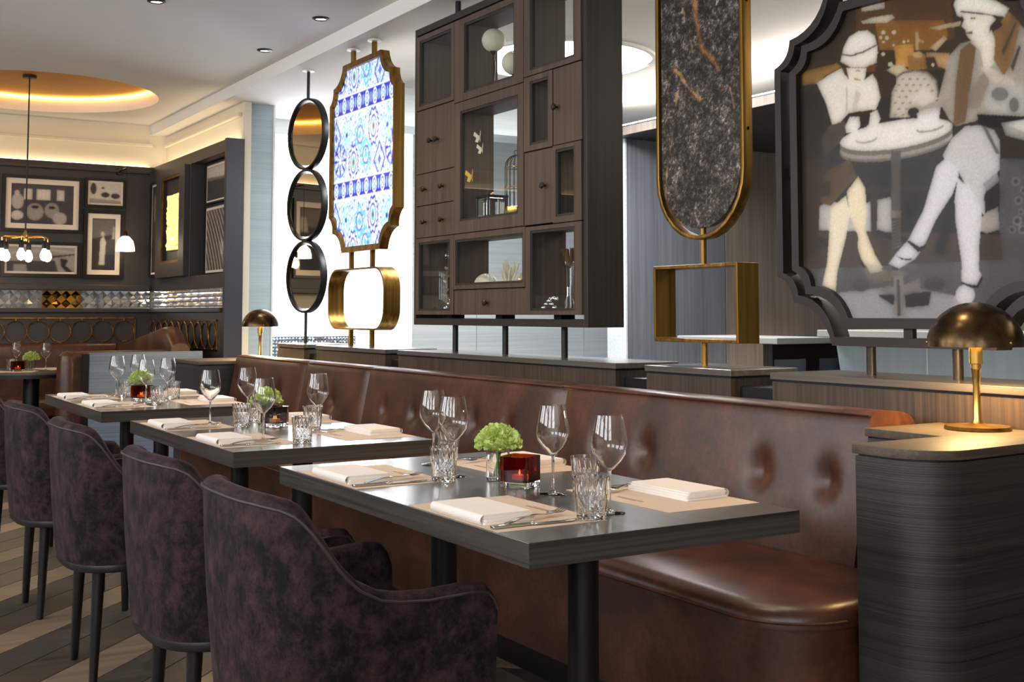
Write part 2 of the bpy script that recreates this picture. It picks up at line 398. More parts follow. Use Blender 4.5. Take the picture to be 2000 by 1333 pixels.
((240,228,206),[981,560,911,598,895,531,914,453,957,332,965,267,1028,290,1003,369,992,467]),
((240,226,200),[908,611,856,659,826,617,820,530,830,475,789,387,758,343,812,328,849,372,865,416,861,451,896,527]),
((120,112,102),[844,355,779,348,727,326,722,300,791,291,823,307]),
((200,192,180),[833,359,768,348,758,331,812,324]),
((46,42,42),[861,381,854,381,831,346,838,343]),
((222,220,224),[537,659,502,680,456,643,452,622,477,565,541,489,582,419,623,368,690,337,736,355,704,387,652,431,589,525]),
((48,44,44),[660,427,649,428,608,404,583,411,588,399,613,388]),
((48,44,44),[704,381,674,370,638,368,644,363,679,366]),
((224,222,226),[457,615,417,579,374,509,375,478,386,393,388,323,380,307,398,277,453,286,451,349,470,484,471,544]),
((222,220,224),[405,248,407,238,412,230,420,223,430,218,441,217,452,219,462,223,470,230,475,239,476,249,474,259,469,267,461,274,450,278,439,280,428,278,419,273,411,266,406,257]),
((50,46,48),[453,290,417,275,398,277,380,304,376,298,394,269,417,269,453,284])]

# ---------------------------------------------------------------- materials
M = {}
M['ceil'] = plain('white_ceiling_paint', '#e9e6e2', 0.9, mottle=0.02)
M['cream'] = plain('cream_plaster', '#e6dcc6', 0.85, mottle=0.03)
M['white_trim'] = plain('white_trim_paint', '#f2f0ec', 0.5)
M['charcoal'] = plain('charcoal_panel_paint', '#3d3a3c', 0.45, mottle=0.08)
M['charcoal_blue'] = plain('blue_charcoal_paint', '#33353f', 0.45, mottle=0.06)
M['mat_board'] = plain('cream_mat_board', '#e2d8cc', 0.9)
M['greyblue'] = wood('grey_blue_wall_fabric', '#a6b8c2', '#bccad2', 'x', 0.8, 120, bmp=0.1)
M['paleblue'] = wood('pale_blue_wall_fabric', '#ccd6da', '#e2e9ec', 'x', 0.8, 60, bmp=0.05)
M['slate'] = wood('slate_grey_wall_veneer', '#70747e', '#888d97', 'z', 0.55, 40, bmp=0.1)
M['taupe'] = wood('taupe_wall_veneer', '#8a8078', '#a89c92', 'z', 0.5, 40, bmp=0.1)
M['plinth'] = wood('dark_brown_oak_veneer', '#30271f', '#524439', 'z', 0.45, 70)
M['plinth_top'] = wood('dark_oak_top_veneer', '#4a443f', '#66605a', 'y', 0.3, 60, coat=0.8)
M['console_top'] = wood('brown_oak_console_top', '#43392f', '#5f5143', 'x', 0.6, 90)
M['table'] = wood('grey_oak_table_veneer', '#38332f', '#58524d', 'y', 0.30, 140, bmp=0.1, coat=0.7)
M['table_end'] = wood('grey_oak_edge_veneer', '#2b2725', '#4a4541', 'x', 0.4, 160, bmp=0.15)
M['console'] = wood('charcoal_grooved_veneer', '#1f1e1c', '#3b3936', 'h', 0.42, 330, bmp=0.5)
M['divider'] = wood('grey_ribbed_divider_veneer', '#5f6a76', '#7d8894', 'h', 0.5, 170, bmp=0.3)
M['cab'] = wood('walnut_cabinet_veneer', '#41352e', '#5d4c42', 'z', 0.45, 60, bmp=0.15)
M['cab_dark'] = wood('dark_cabinet_casing', '#221e1b', '#332d29', 'z', 0.42, 60, bmp=0.15)
M['black'] = plain('black_metal', '#141315', 0.4, 0.3)
M['blackwood'] = plain('black_stained_wood', '#151113', 0.38)
M['gunmetal'] = plain('bronze_black_frame_paint', '#261d19', 0.42, 0.2, mottle=0.1)
M['brass'] = metal('aged_brass', '#b98d44', 0.34, None, '#6f5222')
M['brass_v'] = metal('brushed_aged_brass', '#a07c40', 0.38, 'z', '#64491f')
M['dark_brass'] = metal('dark_bronzed_brass', '#6e573a', 0.27, None, '#3a2e20')
M['gold'] = metal('polished_gold_brass', '#d9b060', 0.22)
M['chrome'] = metal('polished_cutlery_steel', '#c8c6c2', 0.12)
M['silver'] = metal('mirror_silver_facets', '#e6eaf0', 0.06)
M['facet'] = plain('silvered_glass_facets', '#eef3fb', 0.16, 0.72)
M['goldfacet'] = metal('gold_mirror_facets', '#c8a458', 0.10)
M['mirror'] = metal('bronze_tinted_mirror', '#d0c0a8', 0.015)
M['glass'] = glass('clear_crystal_glass', '#ffffff', 1.48)
M['bowl'] = thin_glass('thin_wine_glass', '#f6f6f4', 1.45)
M['pane'] = thin_glass('display_case_pane', '#eef2f2', 1.45)
M['amber'] = glass('amber_red_glass', '#8c300c', 1.45)
M['smoke'] = glass('smoky_grey_glass', '#8a8480', 1.45)
M['brownglass'] = glass('brown_amber_glass', '#a8602c', 1.45)
M['water'] = glass('vase_water', '#f0f4e8', 1.33)
M['linen'] = plain('white_linen', '#efe7e0', 0.9, mottle=0.02, msc=40)
M['kraft'] = plain('kraft_paper_placemat', '#d2bda8', 0.85, mottle=0.03, msc=30)
M['ink'] = plain('faint_grey_print', '#9c8672', 0.85)
M['wax'] = emit('lit_candle_wax', '#ffb060', 0.5)
M['flame'] = emit('candle_flame', '#ffb65a', 16.0)
M['bulb'] = emit('frosted_bulb_glow', '#ffe3b4', 16.0)
M['opal'] = emit('opal_shade_glow', '#fff0d2', 5.0)
M['lamp_glow'] = emit('lamp_bulb_glow', '#ffd48a', 14.0)
M['led'] = emit('warm_led_strip', '#ffc45a', COVE * 2.2)
M['led_cream'] = emit('cream_led_strip', '#ffe8c4', COVE)
M['led_white'] = emit('white_led_strip', '#fff8ec', 34.0)
M['disc'] = emit('downlight_lens', '#fff4e2', 9.0)
M['dome_light'] = emit('round_ceiling_light_diffuser', '#ffffff', 24.0)
M['curtain'] = emit('sheer_curtain_in_daylight', '#f4f7fb', CURTAIN)
M['fill_win'] = emit('fill_window_glow', '#eef1f4', DAY_FILL)  # glow of the added fill windows out of view
M['stem'] = plain('green_stem', '#5d7a2c', 0.6)
M['shell'] = plain('ivory_shell', '#e6dcc4', 0.6, mottle=0.1, msc=30)
M['yellow'] = plain('yellow_butterfly_paper', '#e8b440', 0.7)
M['ivory'] = plain('ivory_paper', '#ece2c6', 0.7)
M['leafbrown'] = plain('dried_brown_leaf', '#7a5630', 0.7, mottle=0.3)
M['goldceil'] = plain('gold_leaf_ceiling_paint', '#c98f3e', 0.6, 0.2, mottle=0.12)
M['stool'] = plain('navy_stool_leather', '#39404e', 0.45)
M['barfront'] = wood('blue_grey_bar_front', '#9fb0ba', '#b4c3cb', 'z', 0.35, 10, bmp=0.05)
M['bartop'] = plain('pale_bar_counter', '#a7adb0', 0.3)

def leather():
    m, t, b = newmat('brown_distressed_leather')
    v = coords(t); f = noise(t, v, 5.0, 6, 0.65); g = noise(t, v, 60.0, 4, 0.6)
    mx = N(t, 'ShaderNodeMath', operation='MULTIPLY_ADD'); mx.inputs[1].default_value = 0.3; t.links.new(g, mx.inputs[0])
    ms = N(t, 'ShaderNodeMath', operation='MULTIPLY'); ms.inputs[1].default_value = 0.7; t.links.new(f, ms.inputs[0]); t.links.new(ms.outputs[0], mx.inputs[2])
    t.links.new(ramp(t, mx.outputs[0], [(0.3, '#26120c'), (0.5, '#472619'), (0.72, '#693f2a')]), b.inputs['Base Color'])
    b.inputs['Roughness'].default_value = 0.36; b.inputs['Specular IOR Level'].default_value = 0.55
    bump(t, b, g, 0.12, 0.002); return m
M['leather'] = leather()

def velvet():
    m, t, b = newmat('crushed_plum_velvet')
    v = coords(t, (1, 1, 0.8), rnd=True); f = noise(t, v, 19.0, 10, 0.80, 0.1); g = noise(t, v, 240.0, 2)
    t.links.new(ramp(t, f, [(0.41, '#080405'), (0.485, '#241718'), (0.64, '#432e2f')]), b.inputs['Base Color'])
    b.inputs['Roughness'].default_value = 0.75; b.inputs['Specular IOR Level'].default_value = 0.25
    b.inputs['Sheen Weight'].default_value = 0.07; b.inputs['Sheen Roughness'].default_value = 0.35; b.inputs['Sheen Tint'].default_value = (*lin('#b58fa0'), 1)
    bump(t, b, g, 0.15, 0.001); return m
M['velvet'] = velvet()
M['piping'] = plain('plum_velvet_piping', '#35272a', 0.6)

def marble():
    m, t, b = newmat('black_stone_with_rust_veins')
    v = coords(t); f = noise(t, v, 26.0, 8, 0.75)
    base = ramp(t, f, [(0.36, '#1c1918'), (0.55, '#48413e'), (0.74, '#8a7f78')])
    w = noise(t, coords(t, (1, 3.0, 1.1), (0.5, 0, 0)), 2.1, 5, 0.55, 1.3)
    vein = ramp(t, w, [(0.485, '#000000'), (0.505, '#ffffff'), (0.525, '#000000')])
    k = noise(t, coords(t, (1, 1, 1)), 3.0, 2); km = ramp(t, k, [(0.46, '#000000'), (0.58, '#ffffff')])
    mul = N(t, 'ShaderNodeMath', operation='MULTIPLY'); t.links.new(vein, mul.inputs[0]); t.links.new(km, mul.inputs[1])
    mx = N(t, 'ShaderNodeMix', data_type='RGBA'); mx.inputs[7].default_value = (*lin('#a8713a'), 1)
    t.links.new(mul.outputs[0], mx.inputs[0]); t.links.new(base, mx.inputs[6]); t.links.new(mx.outputs[2], b.inputs['Base Color'])
    b.inputs['Roughness'].default_value = 0.30; bump(t, b, f, 0.3, 0.002); return m
M['marble'] = marble()

def petal():
    m, t, b = newmat('lime_green_petals')
    v = coords(t); f = noise(t, v, 60.0, 3)
    t.links.new(ramp(t, f, [(0.3, '#a3c04c'), (0.7, '#e2efa0')]), b.inputs['Base Color'])
    b.inputs['Roughness'].default_value = 0.6; b.inputs['Subsurface Weight'].default_value = 0.15; b.inputs['Subsurface Radius'].default_value = (0.01, 0.01, 0.004)
    return m
M['petal'] = petal()

def printed(name, rough=0.6, coat=0.1, glow=0.0):
    m, t, b = newmat(name)
    a = N(t, 'ShaderNodeVertexColor'); a.layer_name = 'print'
    t.links.new(a.outputs['Color'], b.inputs['Base Color'])
    b.inputs['Roughness'].default_value = rough; b.inputs['Specular IOR Level'].default_value = 0.2; b.inputs['Coat Weight'].default_value = coat; b.inputs['Coat Roughness'].default_value = 0.10
    if glow:
        t.links.new(a.outputs['Color'], b.inputs['Emission Color']); b.inputs['Emission Strength'].default_value = glow
    return m
M['print'] = printed('glazed_photographic_print')
M['stone_print'] = printed('polished_veined_stone', 0.32, 0.0)
M['print_tile'] = printed('backlit_tile_print', 0.3, 0.4, 0.55)

PLANK = [wood('light_ash_plank', '#6e5d4b', '#8c7862', 'x', 0.45, 30, bmp=0.1, rnd=True),
         wood('brown_smoked_plank', '#3c332c', '#544a40', 'x', 0.42, 30, bmp=0.1, rnd=True),
         wood('grey_smoked_plank', '#39332f', '#4e4741', 'x', 0.42, 30, bmp=0.1, rnd=True)]

# ---------------------------------------------------------------- flat prints: painted polygons sampled onto a fine grid
class Canvas:
    def __init__(s, w, h, col): s.w, s.h = w, h; s.a = np.zeros((h, w, 3)) + np.array(lin([c/255 for c in col])); s.U, s.V = np.meshgrid((np.arange(w))/(w-1), (np.arange(h))/(h-1))
    def poly(s, pts, col):
        p = np.array(pts, float); inside = np.zeros((s.h, s.w), bool); n = len(p)
        for i in range(n):
            x1, y1 = p[i]; x2, y2 = p[(i+1) % n]
            if y1 == y2: continue
            c = ((y1 > s.V) != (y2 > s.V)) & (s.U < (x2-x1)*(s.V-y1)/(y2-y1)+x1)
            inside ^= c
        s.a[inside] = lin([c/255 for c in col]) if max(col) > 1 else col
    def oval(s, cx, cy, rx, ry, col):
        s.a[((s.U-cx)/rx)**2 + ((s.V-cy)/ry)**2 < 1] = lin([c/255 for c in col])
    def grain(s, k):
        g = np.random.rand(s.h, s.w)
        s.a *= (1 - k + 2*k*g)[..., None]; s.a = np.clip(s.a, 0, 1)
    def blur(s, n=1):
        for _ in range(n):
            b = np.pad(s.a, ((1, 1), (1, 1), (0, 0)), 'edge'); s.a = (b[1:-1, 1:-1]*2 + b[:-2, 1:-1] + b[2:, 1:-1] + b[1:-1, :-2] + b[1:-1, 2:])/6
    def tone(s, n=30, k=0.5, lo=0.62, hi=1.12):
        """soft photographic modelling inside each printed shape"""
        keep = s.a.copy(); s.blur(n); soft = s.a.mean(2); s.a = keep; lum = keep.mean(2)+.004
        s.a = np.clip(keep*(np.clip(soft/lum, lo, hi)**k)[..., None], 0, 1)
    def build(s, name, mat, pos, parent=None, keep=None, loc=None, thick=None):
        """pos(u, v) -> point; v runs upward"""
        vs = [pos(i/(s.w-1), j/(s.h-1)) for j in range(s.h) for i in range(s.w)]
        fs = []
        for j in range(s.h-1):
            for i in range(s.w-1):
                if keep is None or keep((i+.5)/(s.w-1), (j+.5)/(s.h-1)):
                    fs.append((j*s.w+i, j*s.w+i+1, (j+1)*s.w+i+1, (j+1)*s.w+i))
        me = bpy.data.meshes.new(name); me.from_pydata(vs, [], fs)
        at = me.color_attributes.new('print', 'FLOAT_COLOR', 'POINT')
        rgba = np.ones((s.h*s.w, 4), np.float32); rgba[:, :3] = s.a.reshape(-1, 3); at.data.foreach_set('color', rgba.ravel())
        me.materials.append(mat); me.update()
        return link(name, me, parent, loc)

# ---------------------------------------------------------------- the setting
# floor with chevron planks
flo = struct(MB().box(-3.2, 9.2, -2.7, 11.6, -0.15, -0.0135).build('floor', PLANK[1], smooth=False))
PW, GAP = 0.23, 0.0022
pm = {}
for sgn in (1, -1):
    for k in range(3):
        c = 1.9
        poly = [(GAP, GAP*2), (c-GAP, sgn*c+GAP*2), (c-GAP, sgn*c+PW-GAP), (GAP, PW-GAP)]
        b = MB().prism(poly, 'z', -0.013, 0.0)
        pm[sgn, k] = b.mesh('plank', PLANK[k], smooth=False)
for x0, sgn in ((-1.9, -1), (0.0, 1), (1.9, -1)):
    for i in range(-10, 46):
        y = 3.81 + (i-14)*PW + (0 if sgn > 0 else 1.9 if x0 > 0 else 0)
        ylo, yhi = (y, y+1.9+PW) if sgn > 0 else (y-1.9, y+PW)
        if yhi > 9.6 or ylo < -0.9: continue
        link('plank', pm[sgn, (i-14) % 3], flo, (x0, y, 0))

# main ceiling with round coffer hole
def ceiling():
    b = MB(); cx, cy, r = 1.75, 10.2, 0.94; n = 48; Z, T = 3.01, 3.25
    out = []
    x0, x1, y0, y1 = 0.55, 2.98, 8.9, 11.5
    for i in range(n):
        a = 2*PI*i/n; dx, dy = math.cos(a), math.sin(a)
        ts = [((x1-cx)/dx if dx > 0 else (x0-cx)/dx) if abs(dx) > 1e-9 else 9, ((y1-cy)/dy if dy > 0 else (y0-cy)/dy) if abs(dy) > 1e-9 else 9]
        k = min(ts); out.append((cx+dx*k, cy+dy*k))
    inn = [(cx+r*math.cos(2*PI*i/n), cy+r*math.sin(2*PI*i/n)) for i in range(n)]
    b.ring(out, inn, 'z', Z, T)
    for X, Y in ((x1, y1), (x0, y1), (x0, y0), (x1, y0)):   # corner fillers
        near = sorted(out, key=lambda p: (p[0]-X)**2+(p[1]-Y)**2)
        pass
    b.box(-3.2, x0, -2.7, 11.5, Z, T); b.box(x0, 2.98, -2.7, y0, Z, T)
    b.box(2.98, 9.2, -2.7, 11.6, 2.915, T)
    return b, out, (x0, x1, y0, y1)
b, out, (x0, x1, y0, y1) = ceiling()
cs = [(x1, y1), (x0, y1), (x0, y0), (x1, y0)]
for k, (X, Y) in enumerate(cs):
    on_x = [p for p in out if abs(p[0]-X) < 1e-6]; on_y = [p for p in out if abs(p[1]-Y) < 1e-6]
    px = min(on_x, key=lambda p: abs(p[1]-Y)); py = min(on_y, key=lambda p: abs(p[0]-X))
    b.prism([(X, Y), px, py], 'z', 3.01, 3.25)
ceil_o = struct(b.build('ceiling', M['ceil'], smooth=False))
n = 64
struct(MB().lathe([(0.942, 3.15), (0.0005, 3.15)], n, (1.75, 10.2, 0), capb=False, capt=False).build('trim_1', M['goldceil']))
struct(MB().lathe([(0.92, 3.125), (0.941, 3.125), (0.941, 3.145), (0.92, 3.145), (0.92, 3.125)], n, (1.75, 10.2, 0), capb=False, capt=False).build('trim_2', M['led']))

# walls around the corner booth
wb = struct(MB().box(-3.2, 3.15, 11.45, 11.6, 0, 3.25).build('wall_back', M['cream'], smooth=False))
MB().box(-3.2, 3.0, 11.40, 11.45, 1.405, 2.60).build('wall_panelling', M['charcoal'], wb, smooth=False)
MB().box(-3.2, 3.0, 11.40, 11.45, 0, 1.24).build('dado_panel', M['charcoal'], wb, smooth=False)
MB().box(-3.2, 2.97, 11.33, 11.40, 1.405, 1.46).build('ledge', M['charcoal'], wb, smooth=False, bevel=0.006)
MB().box(-3.2, 2.97, 11.36, 11.40, 1.20, 1.24).build('ledge', M['charcoal'], wb, smooth=False, bevel=0.006)
MB().box(-3.2, 2.97, 11.36, 11.40, 2.53, 2.56).build('panel_moulding', M['charcoal'], wb, smooth=False, bevel=0.006)
MB().box(-3.2, 2.97, 11.405, 11.445, 2.60, 2.606).build('cove_strip', M['led_cream'], wb, smooth=False)
MB().box(-3.2, 3.0, 11.40, 11.45, 2.80, 2.835).build('cornice', M['cream'], wb, smooth=False, bevel=0.01)
ws = struct(MB().box(3.14, 3.2, 9.18, 11.6, 0, 3.25).build('wall_side', M['cream'], smooth=False))
MB().box(3.0, 3.14, 10.16, 11.40, 1.405, 2.60).build('wall_panelling', M['charcoal'], ws, smooth=False, bevel=0.003)
MB().box(3.13, 3.14, 9.2, 10.16, 1.515, 2.50).build('niche_back_panel', M['charcoal'], ws, smooth=False)
MB().box(3.0, 3.14, 9.2, 11.40, 0, 1.24).build('dado_panel', M['charcoal'], ws, smooth=False)
MB().box(3.0, 3.14, 9.2, 10.16, 2.50, 2.60).build('panel_header', M['charcoal'], ws, smooth=False, bevel=0.003)
MB().box(3.0, 3.14, 9.2, 10.16, 1.405, 1.515).build('panel_rail', M['charcoal'], ws, smooth=False, bevel=0.003)
MB().box(2.99, 3.14, 9.15, 9.20, 0, 2.605).build('panel_post', M['charcoal_blue'], ws, smooth=False, bevel=0.003)
MB().box(2.97, 3.0, 9.22, 11.38, 1.20, 1.24).build('ledge', M['charcoal'], ws, smooth=False, bevel=0.006)
MB().box(3.10, 3.14, 9.22, 11.40, 2.80, 2.835).build('cornice', M['cream'], ws, smooth=False, bevel=0.01)
MB().box(3.04, 3.12, 9.25, 11.38, 2.60, 2.606).build('cove_strip', M['led_cream'], ws, smooth=False)
# faceted mirror band: small pyramids
def facets(a0, a1, z0, z1, s, put):
    b = MB(); na = max(1, round((a1-a0)/s)); nz = max(1, round((z1-z0)/s)); da = (a1-a0)/na; dz = (z1-z0)/nz
    for i in range(na):
        for j in range(nz):
            ca, cz = a0+(i+.5)*da, z0+(j+.5)*dz; h = 0.012 + random.uniform(-.003, .003)
            oa, oz = random.uniform(-.3, .3)*da, random.uniform(-.3, .3)*dz
            q = [put(ca-da/2, cz, 0.002), put(ca, cz-dz/2, 0.002), put(ca+da/2, cz, 0.002), put(ca, cz+dz/2, 0.002), put(ca+oa*.5, cz+oz*.5, h)]
            b.add(q, [(0, 1, 4), (1, 2, 4), (2, 3, 4), (3, 0, 4)])
            q = [put(ca+da/2, cz+dz/2, 0.002), put(ca, cz+dz/2, 0.002), put(ca+da/2, cz, 0.002)]
    return b
for a0, a1, mt, lab in ((1.55, 2.02, 'silver', ''), (2.02, 2.36, 'goldfacet', ''), (2.36, 3.0, 'silver', '')):
    bk = MB().box(a0, a1, 11.425, 11.45, 1.24, 1.405).build('mirror_band', M[mt], wb, smooth=False)
    o = facets(a0, a1, 1.242, 1.403, 0.08, lambda a, z, h: (a, 11.425-h*2, z)).build('mirror_facets', M['facet' if mt == 'silver' else mt], bk, smooth=False); o['kind'] = 'stuff'
bk = MB().box(3.02, 3.14, 9.2, 11.40, 1.24, 1.405).build('mirror_band', M['silver'], ws, smooth=False)
o = facets(9.22, 11.38, 1.242, 1.403, 0.04, lambda a, z, h: (3.02-h*1.6, a, z)).build('mirror_facets', M['facet'], bk, smooth=False); o['kind'] = 'stuff'

# grey-blue pier beside the booth
wp = struct(MB().box(3.2, 3.42, 9.24, 9.95, 0, 2.915).build('wall_pier', M['greyblue'], smooth=False))
MB().box(3.142, 3.199, 9.168, 9.179, 0, 2.915).build('plaster_return', M['cream'], wp, smooth=False)
MB().box(3.195, 3.21, 9.225, 9.245, 0, 2.915).build('corner_bead', M['white_trim'], wp, smooth=False)
MB().box(3.41, 3.425, 9.225, 9.245, 0, 2.915).build('corner_bead', M['white_trim'], wp, smooth=False)
# bright curtained window
w1 = struct(MB().grid(lambda i, j: (3.42 + 1.95*i/120, 9.90 + 0.012*math.sin(i*1.35) + 0.006*math.sin(i*0.53), (0.0, 2.80)[j]), 121, 2).build('window_1', M['curtain']))
MB().box(3.42, 5.37, 9.84, 10.02, 2.78, 2.915).build('window_head', M['ceil'], w1, smooth=False)
MB().box(3.42, 4.40, 9.74, 9.80, 0.0, 0.99).build('mosaic_sill', M['slate'], w1, smooth=False)
o = facets(3.43, 4.39, 0.80, 0.985, 0.03, lambda a, z, h: (a, 9.74-h, z)).build('mosaic_facets', M['silver'], w1, smooth=False); o['kind'] = 'stuff'
# pale blue panelled wall beyond the cabinet
wr = struct(MB().box(4.72, 6.9, 9.28, 9.5, 0, 2.915).build('wall_pale', M['white_trim'], smooth=False))
for a, b_ in ((4.72, 5.37), (5.385, 6.35), (6.365, 6.57), (6.585, 6.9)):
    MB().box(a, b_, 9.26, 9.28, 0, 2.915).build('wall_panel', M['paleblue'], wr, smooth=False)
struct(MB().box(3.85, 5.62, 7.95, 8.3, 2.62, 2.915).build('trim_3', M['paleblue'], smooth=False))
# slate alcove wall, its lower ceiling and cove
wf = struct(MB().box(5.74, 9.2, 7.5, 7.7, 0, 2.62).build('wall_alcove', M['slate'], smooth=False))
MB().box(5.735, 6.78, 7.48, 7.5, 0, 2.60).build('wall_panel', M['slate'], wf, smooth=False)
MB().box(6.79, 8.9, 7.48, 7.5, 0, 2.60).build('wall_panel', M['taupe'], wf, smooth=False)
MB().box(5.718, 5.734, 7.47, 7.72, 0, 2.60).build('corner_bead', M['paleblue'], wf, smooth=False)
al = struct(MB().box(5.62, 9.2, -1.0, 7.7, 2.60, 2.68).build('trim_4', M['charcoal_blue'], smooth=False))
MB().box(5.60, 5.62, -1.0, 7.7, 2.60, 2.665).build('bulkhead_edge', M['taupe'], al, smooth=False)
MB().box(5.66, 5.72, -1.0, 7.6, 2.68, 2.70).build('cove_strip', M['led_white'], al, smooth=False)
struct(MB().box(9.0, 9.2, -2.7, 7.7, 0, 2.915).build('wall_right', M['taupe'], smooth=False))

# walls behind and beside the camera, with glowing windows added as fill light
def fill_window_wall(name, along, wins, lo, hi, pos, thick, first):
    b = MB(); cuts = [lo] + [c for w in wins for c in w] + [hi]
    def bx(a, c, z0, z1):
        if along == 'y': b.box(pos-thick, pos, a, c, z0, z1)
        else: b.box(a, c, pos-thick, pos, z0, z1)
    for k in range(0, len(cuts), 2): bx(cuts[k], cuts[k+1], 0, 3.01)
    for a, c in wins: bx(a, c, 0, 1.45); bx(a, c, 2.95, 3.01)
    w = struct(b.build(name, M['cream'], smooth=False))
    for k, (a, c) in enumerate(wins):
        f = MB()
        def fb(a, c, z0, z1, d0, d1):
            if along == 'y': f.box(pos-d1, pos-d0, a, c, z0, z1)
            else: f.box(a, c, pos-d1, pos-d0, z0, z1)
        for q in (a, (a+c)/2-0.02, c-0.05): fb(q, q+0.05, 1.45, 2.95, 0.03, 0.08)
        for z in (1.45, 2.2, 2.90): fb(a, c, z, z+0.05, 0.03, 0.08)
        fr = struct(f.build('window_%d' % (first+k), M['charcoal'], smooth=False))  # frame of an added fill window
        g = MB()
        if along == 'y': g.add([(pos-0.1, a, 1.45), (pos-0.1, c, 1.45), (pos-0.1, c, 2.95), (pos-0.1, a, 2.95)], [(0, 1, 2, 3)])
        else: g.add([(a, pos-0.1, 1.45), (c, pos-0.1, 1.45), (c, pos-0.1, 2.95), (a, pos-0.1, 2.95)], [(0, 1, 2, 3)])
        g.build('window_pane', M['fill_win'], fr, smooth=False)
fill_window_wall('wall_left', 'y', [(-1.6, 0.4), (1.2, 3.2), (4.0, 6.0), (6.8, 8.8)], -2.7, 11.6, -3.0, 0.2, 2)
fill_window_wall('wall_near', 'x', [(-2.4, -0.4)], -3.2, 9.2, -2.5, 0.2, 6)

# recessed downlights
dl_ring = MB().lathe([(0.036, 0.0), (0.052, 0.0), (0.052, -0.006), (0.036, -0.012)], 28, capb=False, capt=False).mesh('ring', M['black'])
dl_disc = MB().lathe([(0.037, -0.003), (0.0005, -0.003)], 28, capb=False, capt=False).mesh('lens', M['disc'])
def downlight(x, y, z, label, power=1.0, col=(1.0, 0.80, 0.60)):
    t = thing('downlight', label, 'downlight', (x, y, z), 0, 'recessed ceiling downlights')
    link('trim_ring', dl_ring, t); link('lens', dl_disc, t)
    l = bpy.data.lights.new('downlight_beam', 'SPOT'); l.energy = SPOT*power; l.spot_size = math.radians(78); l.spot_blend = 0.75; l.shadow_soft_size = 0.04; l.color = col
    o = bpy.data.objects.new('downlight_beam', l); COL.objects.link(o); o.parent = t; o.location = (0, 0, -0.03)
for x, y, lab in ((1.79, 6.80, 'round recessed ceiling downlight cut by the top edge, above the far chairs'),
                  (2.76, 6.67, 'recessed downlight in the white ceiling above the blue tiled panel'),
                  (2.77, 7.69, 'recessed downlight in the white ceiling nearest the round mirrors')):
    downlight(x, y, 3.01, lab)
for x, y, z, lab in ((2.50, 5.45, 3.01, 'ceiling downlight before the left half of the display cabinet'), (2.50, 4.7, 3.01, 'ceiling downlight before the right half of the display cabinet'),
                     (2.50, 3.6, 3.01, 'ceiling downlight before the oval stone panel'), (2.45, 2.6, 3.01, 'ceiling downlight before the large photograph'),
                     (1.6, 4.3, 3.01, 'ceiling downlight over the middle dining table'), (1.6, 2.6, 3.01, 'ceiling downlight over the nearest dining table'), (1.55, 6.1, 3.01, 'ceiling downlight over the farthest dining table'),
                     (6.3, 6.2, 2.60, 'added unseen downlight brightening the slate alcove wall'), (7.2, 6.4, 2.60, 'added unseen downlight brightening the taupe alcove wall'), (4.4, 3.6, 2.915, 'added unseen downlight brightening the bar front'), (4.4, 5.0, 2.915, 'added unseen downlight brightening the bar stools')):
    downlight(x, y, z, lab, 1.0 if z > 3 else 5.0)  # the stronger ones are added to brighten the alcove and bar
# large round ceiling light beyond the cabinet
t = thing('round_ceiling_light', 'large glowing round ceiling light seen behind the display cabinet', 'ceiling light', (4.44, 6.48, 2.915))
MB().lathe([(0.60, 0.0), (0.63, 0.0), (0.63, -0.02), (0.60, -0.02)], 48, capb=False, capt=False).build('rim', M['ceil'], t)
MB().lathe([(0.60, -0.008), (0.3, -0.012), (0.0005, -0.014)], 48, capb=False, capt=False).build('diffuser', M['dome_light'], t)

# ---------------------------------------------------------------- plinth blocks behind the banquette
def plinth(y0, y1, label, x0=2.95, x1=3.29, name='plinth_block'):
    t = thing(name, label, 'plinth', (0, (y0+y1)/2, 0)); h = (y1-y0)/2
    MB().box(x0+0.006, x1-0.006, -h+0.006, h-0.006, 0, 0.952).build('body', M['plinth'], t, smooth=False)
    MB().box(x0+0.012, x1-0.012, -h+0.012, h-0.012, 0.952, 0.960).build('shadow_gap', M['black'], t, smooth=False)
    MB().box(x0, x1, -h, h, 0.960, 0.984).build('top', M['plinth_top'], t, smooth=False, bevel=0.002)
plinth(7.365, 7.86, 'wood plinth block carrying the three round mirrors, lit orange by the lamp')
plinth(6.125, 7.16, 'dark wood plinth block carrying the blue tiled panel')
plinth(3.93, 5.97, 'long dark wood plinth block under the display cabinet')
plinth(3.23, 3.735, 'short dark wood plinth block carrying the oval stone panel')
plinth(-0.6, 3.03, 'wood plinth block under the large café photograph, lit by the near lamp')
for y0, y1, lab in ((7.165, 7.36, 'low black connecting box between the mirror and tile plinths'), (5.975, 6.12, 'low black connecting box between the tile and cabinet plinths'),
                    (3.74, 3.925, 'low black connecting box between the cabinet and stone plinths'), (3.035, 3.225, 'low black connecting box between the stone and photograph plinths')):
    o = MB().box(2.99, 3.27, y0, y1, 0, 0.925).build('connecting_box', M['black'], smooth=False, bevel=0.003); tag(o, lab, 'box', 'low boxes between the plinths')

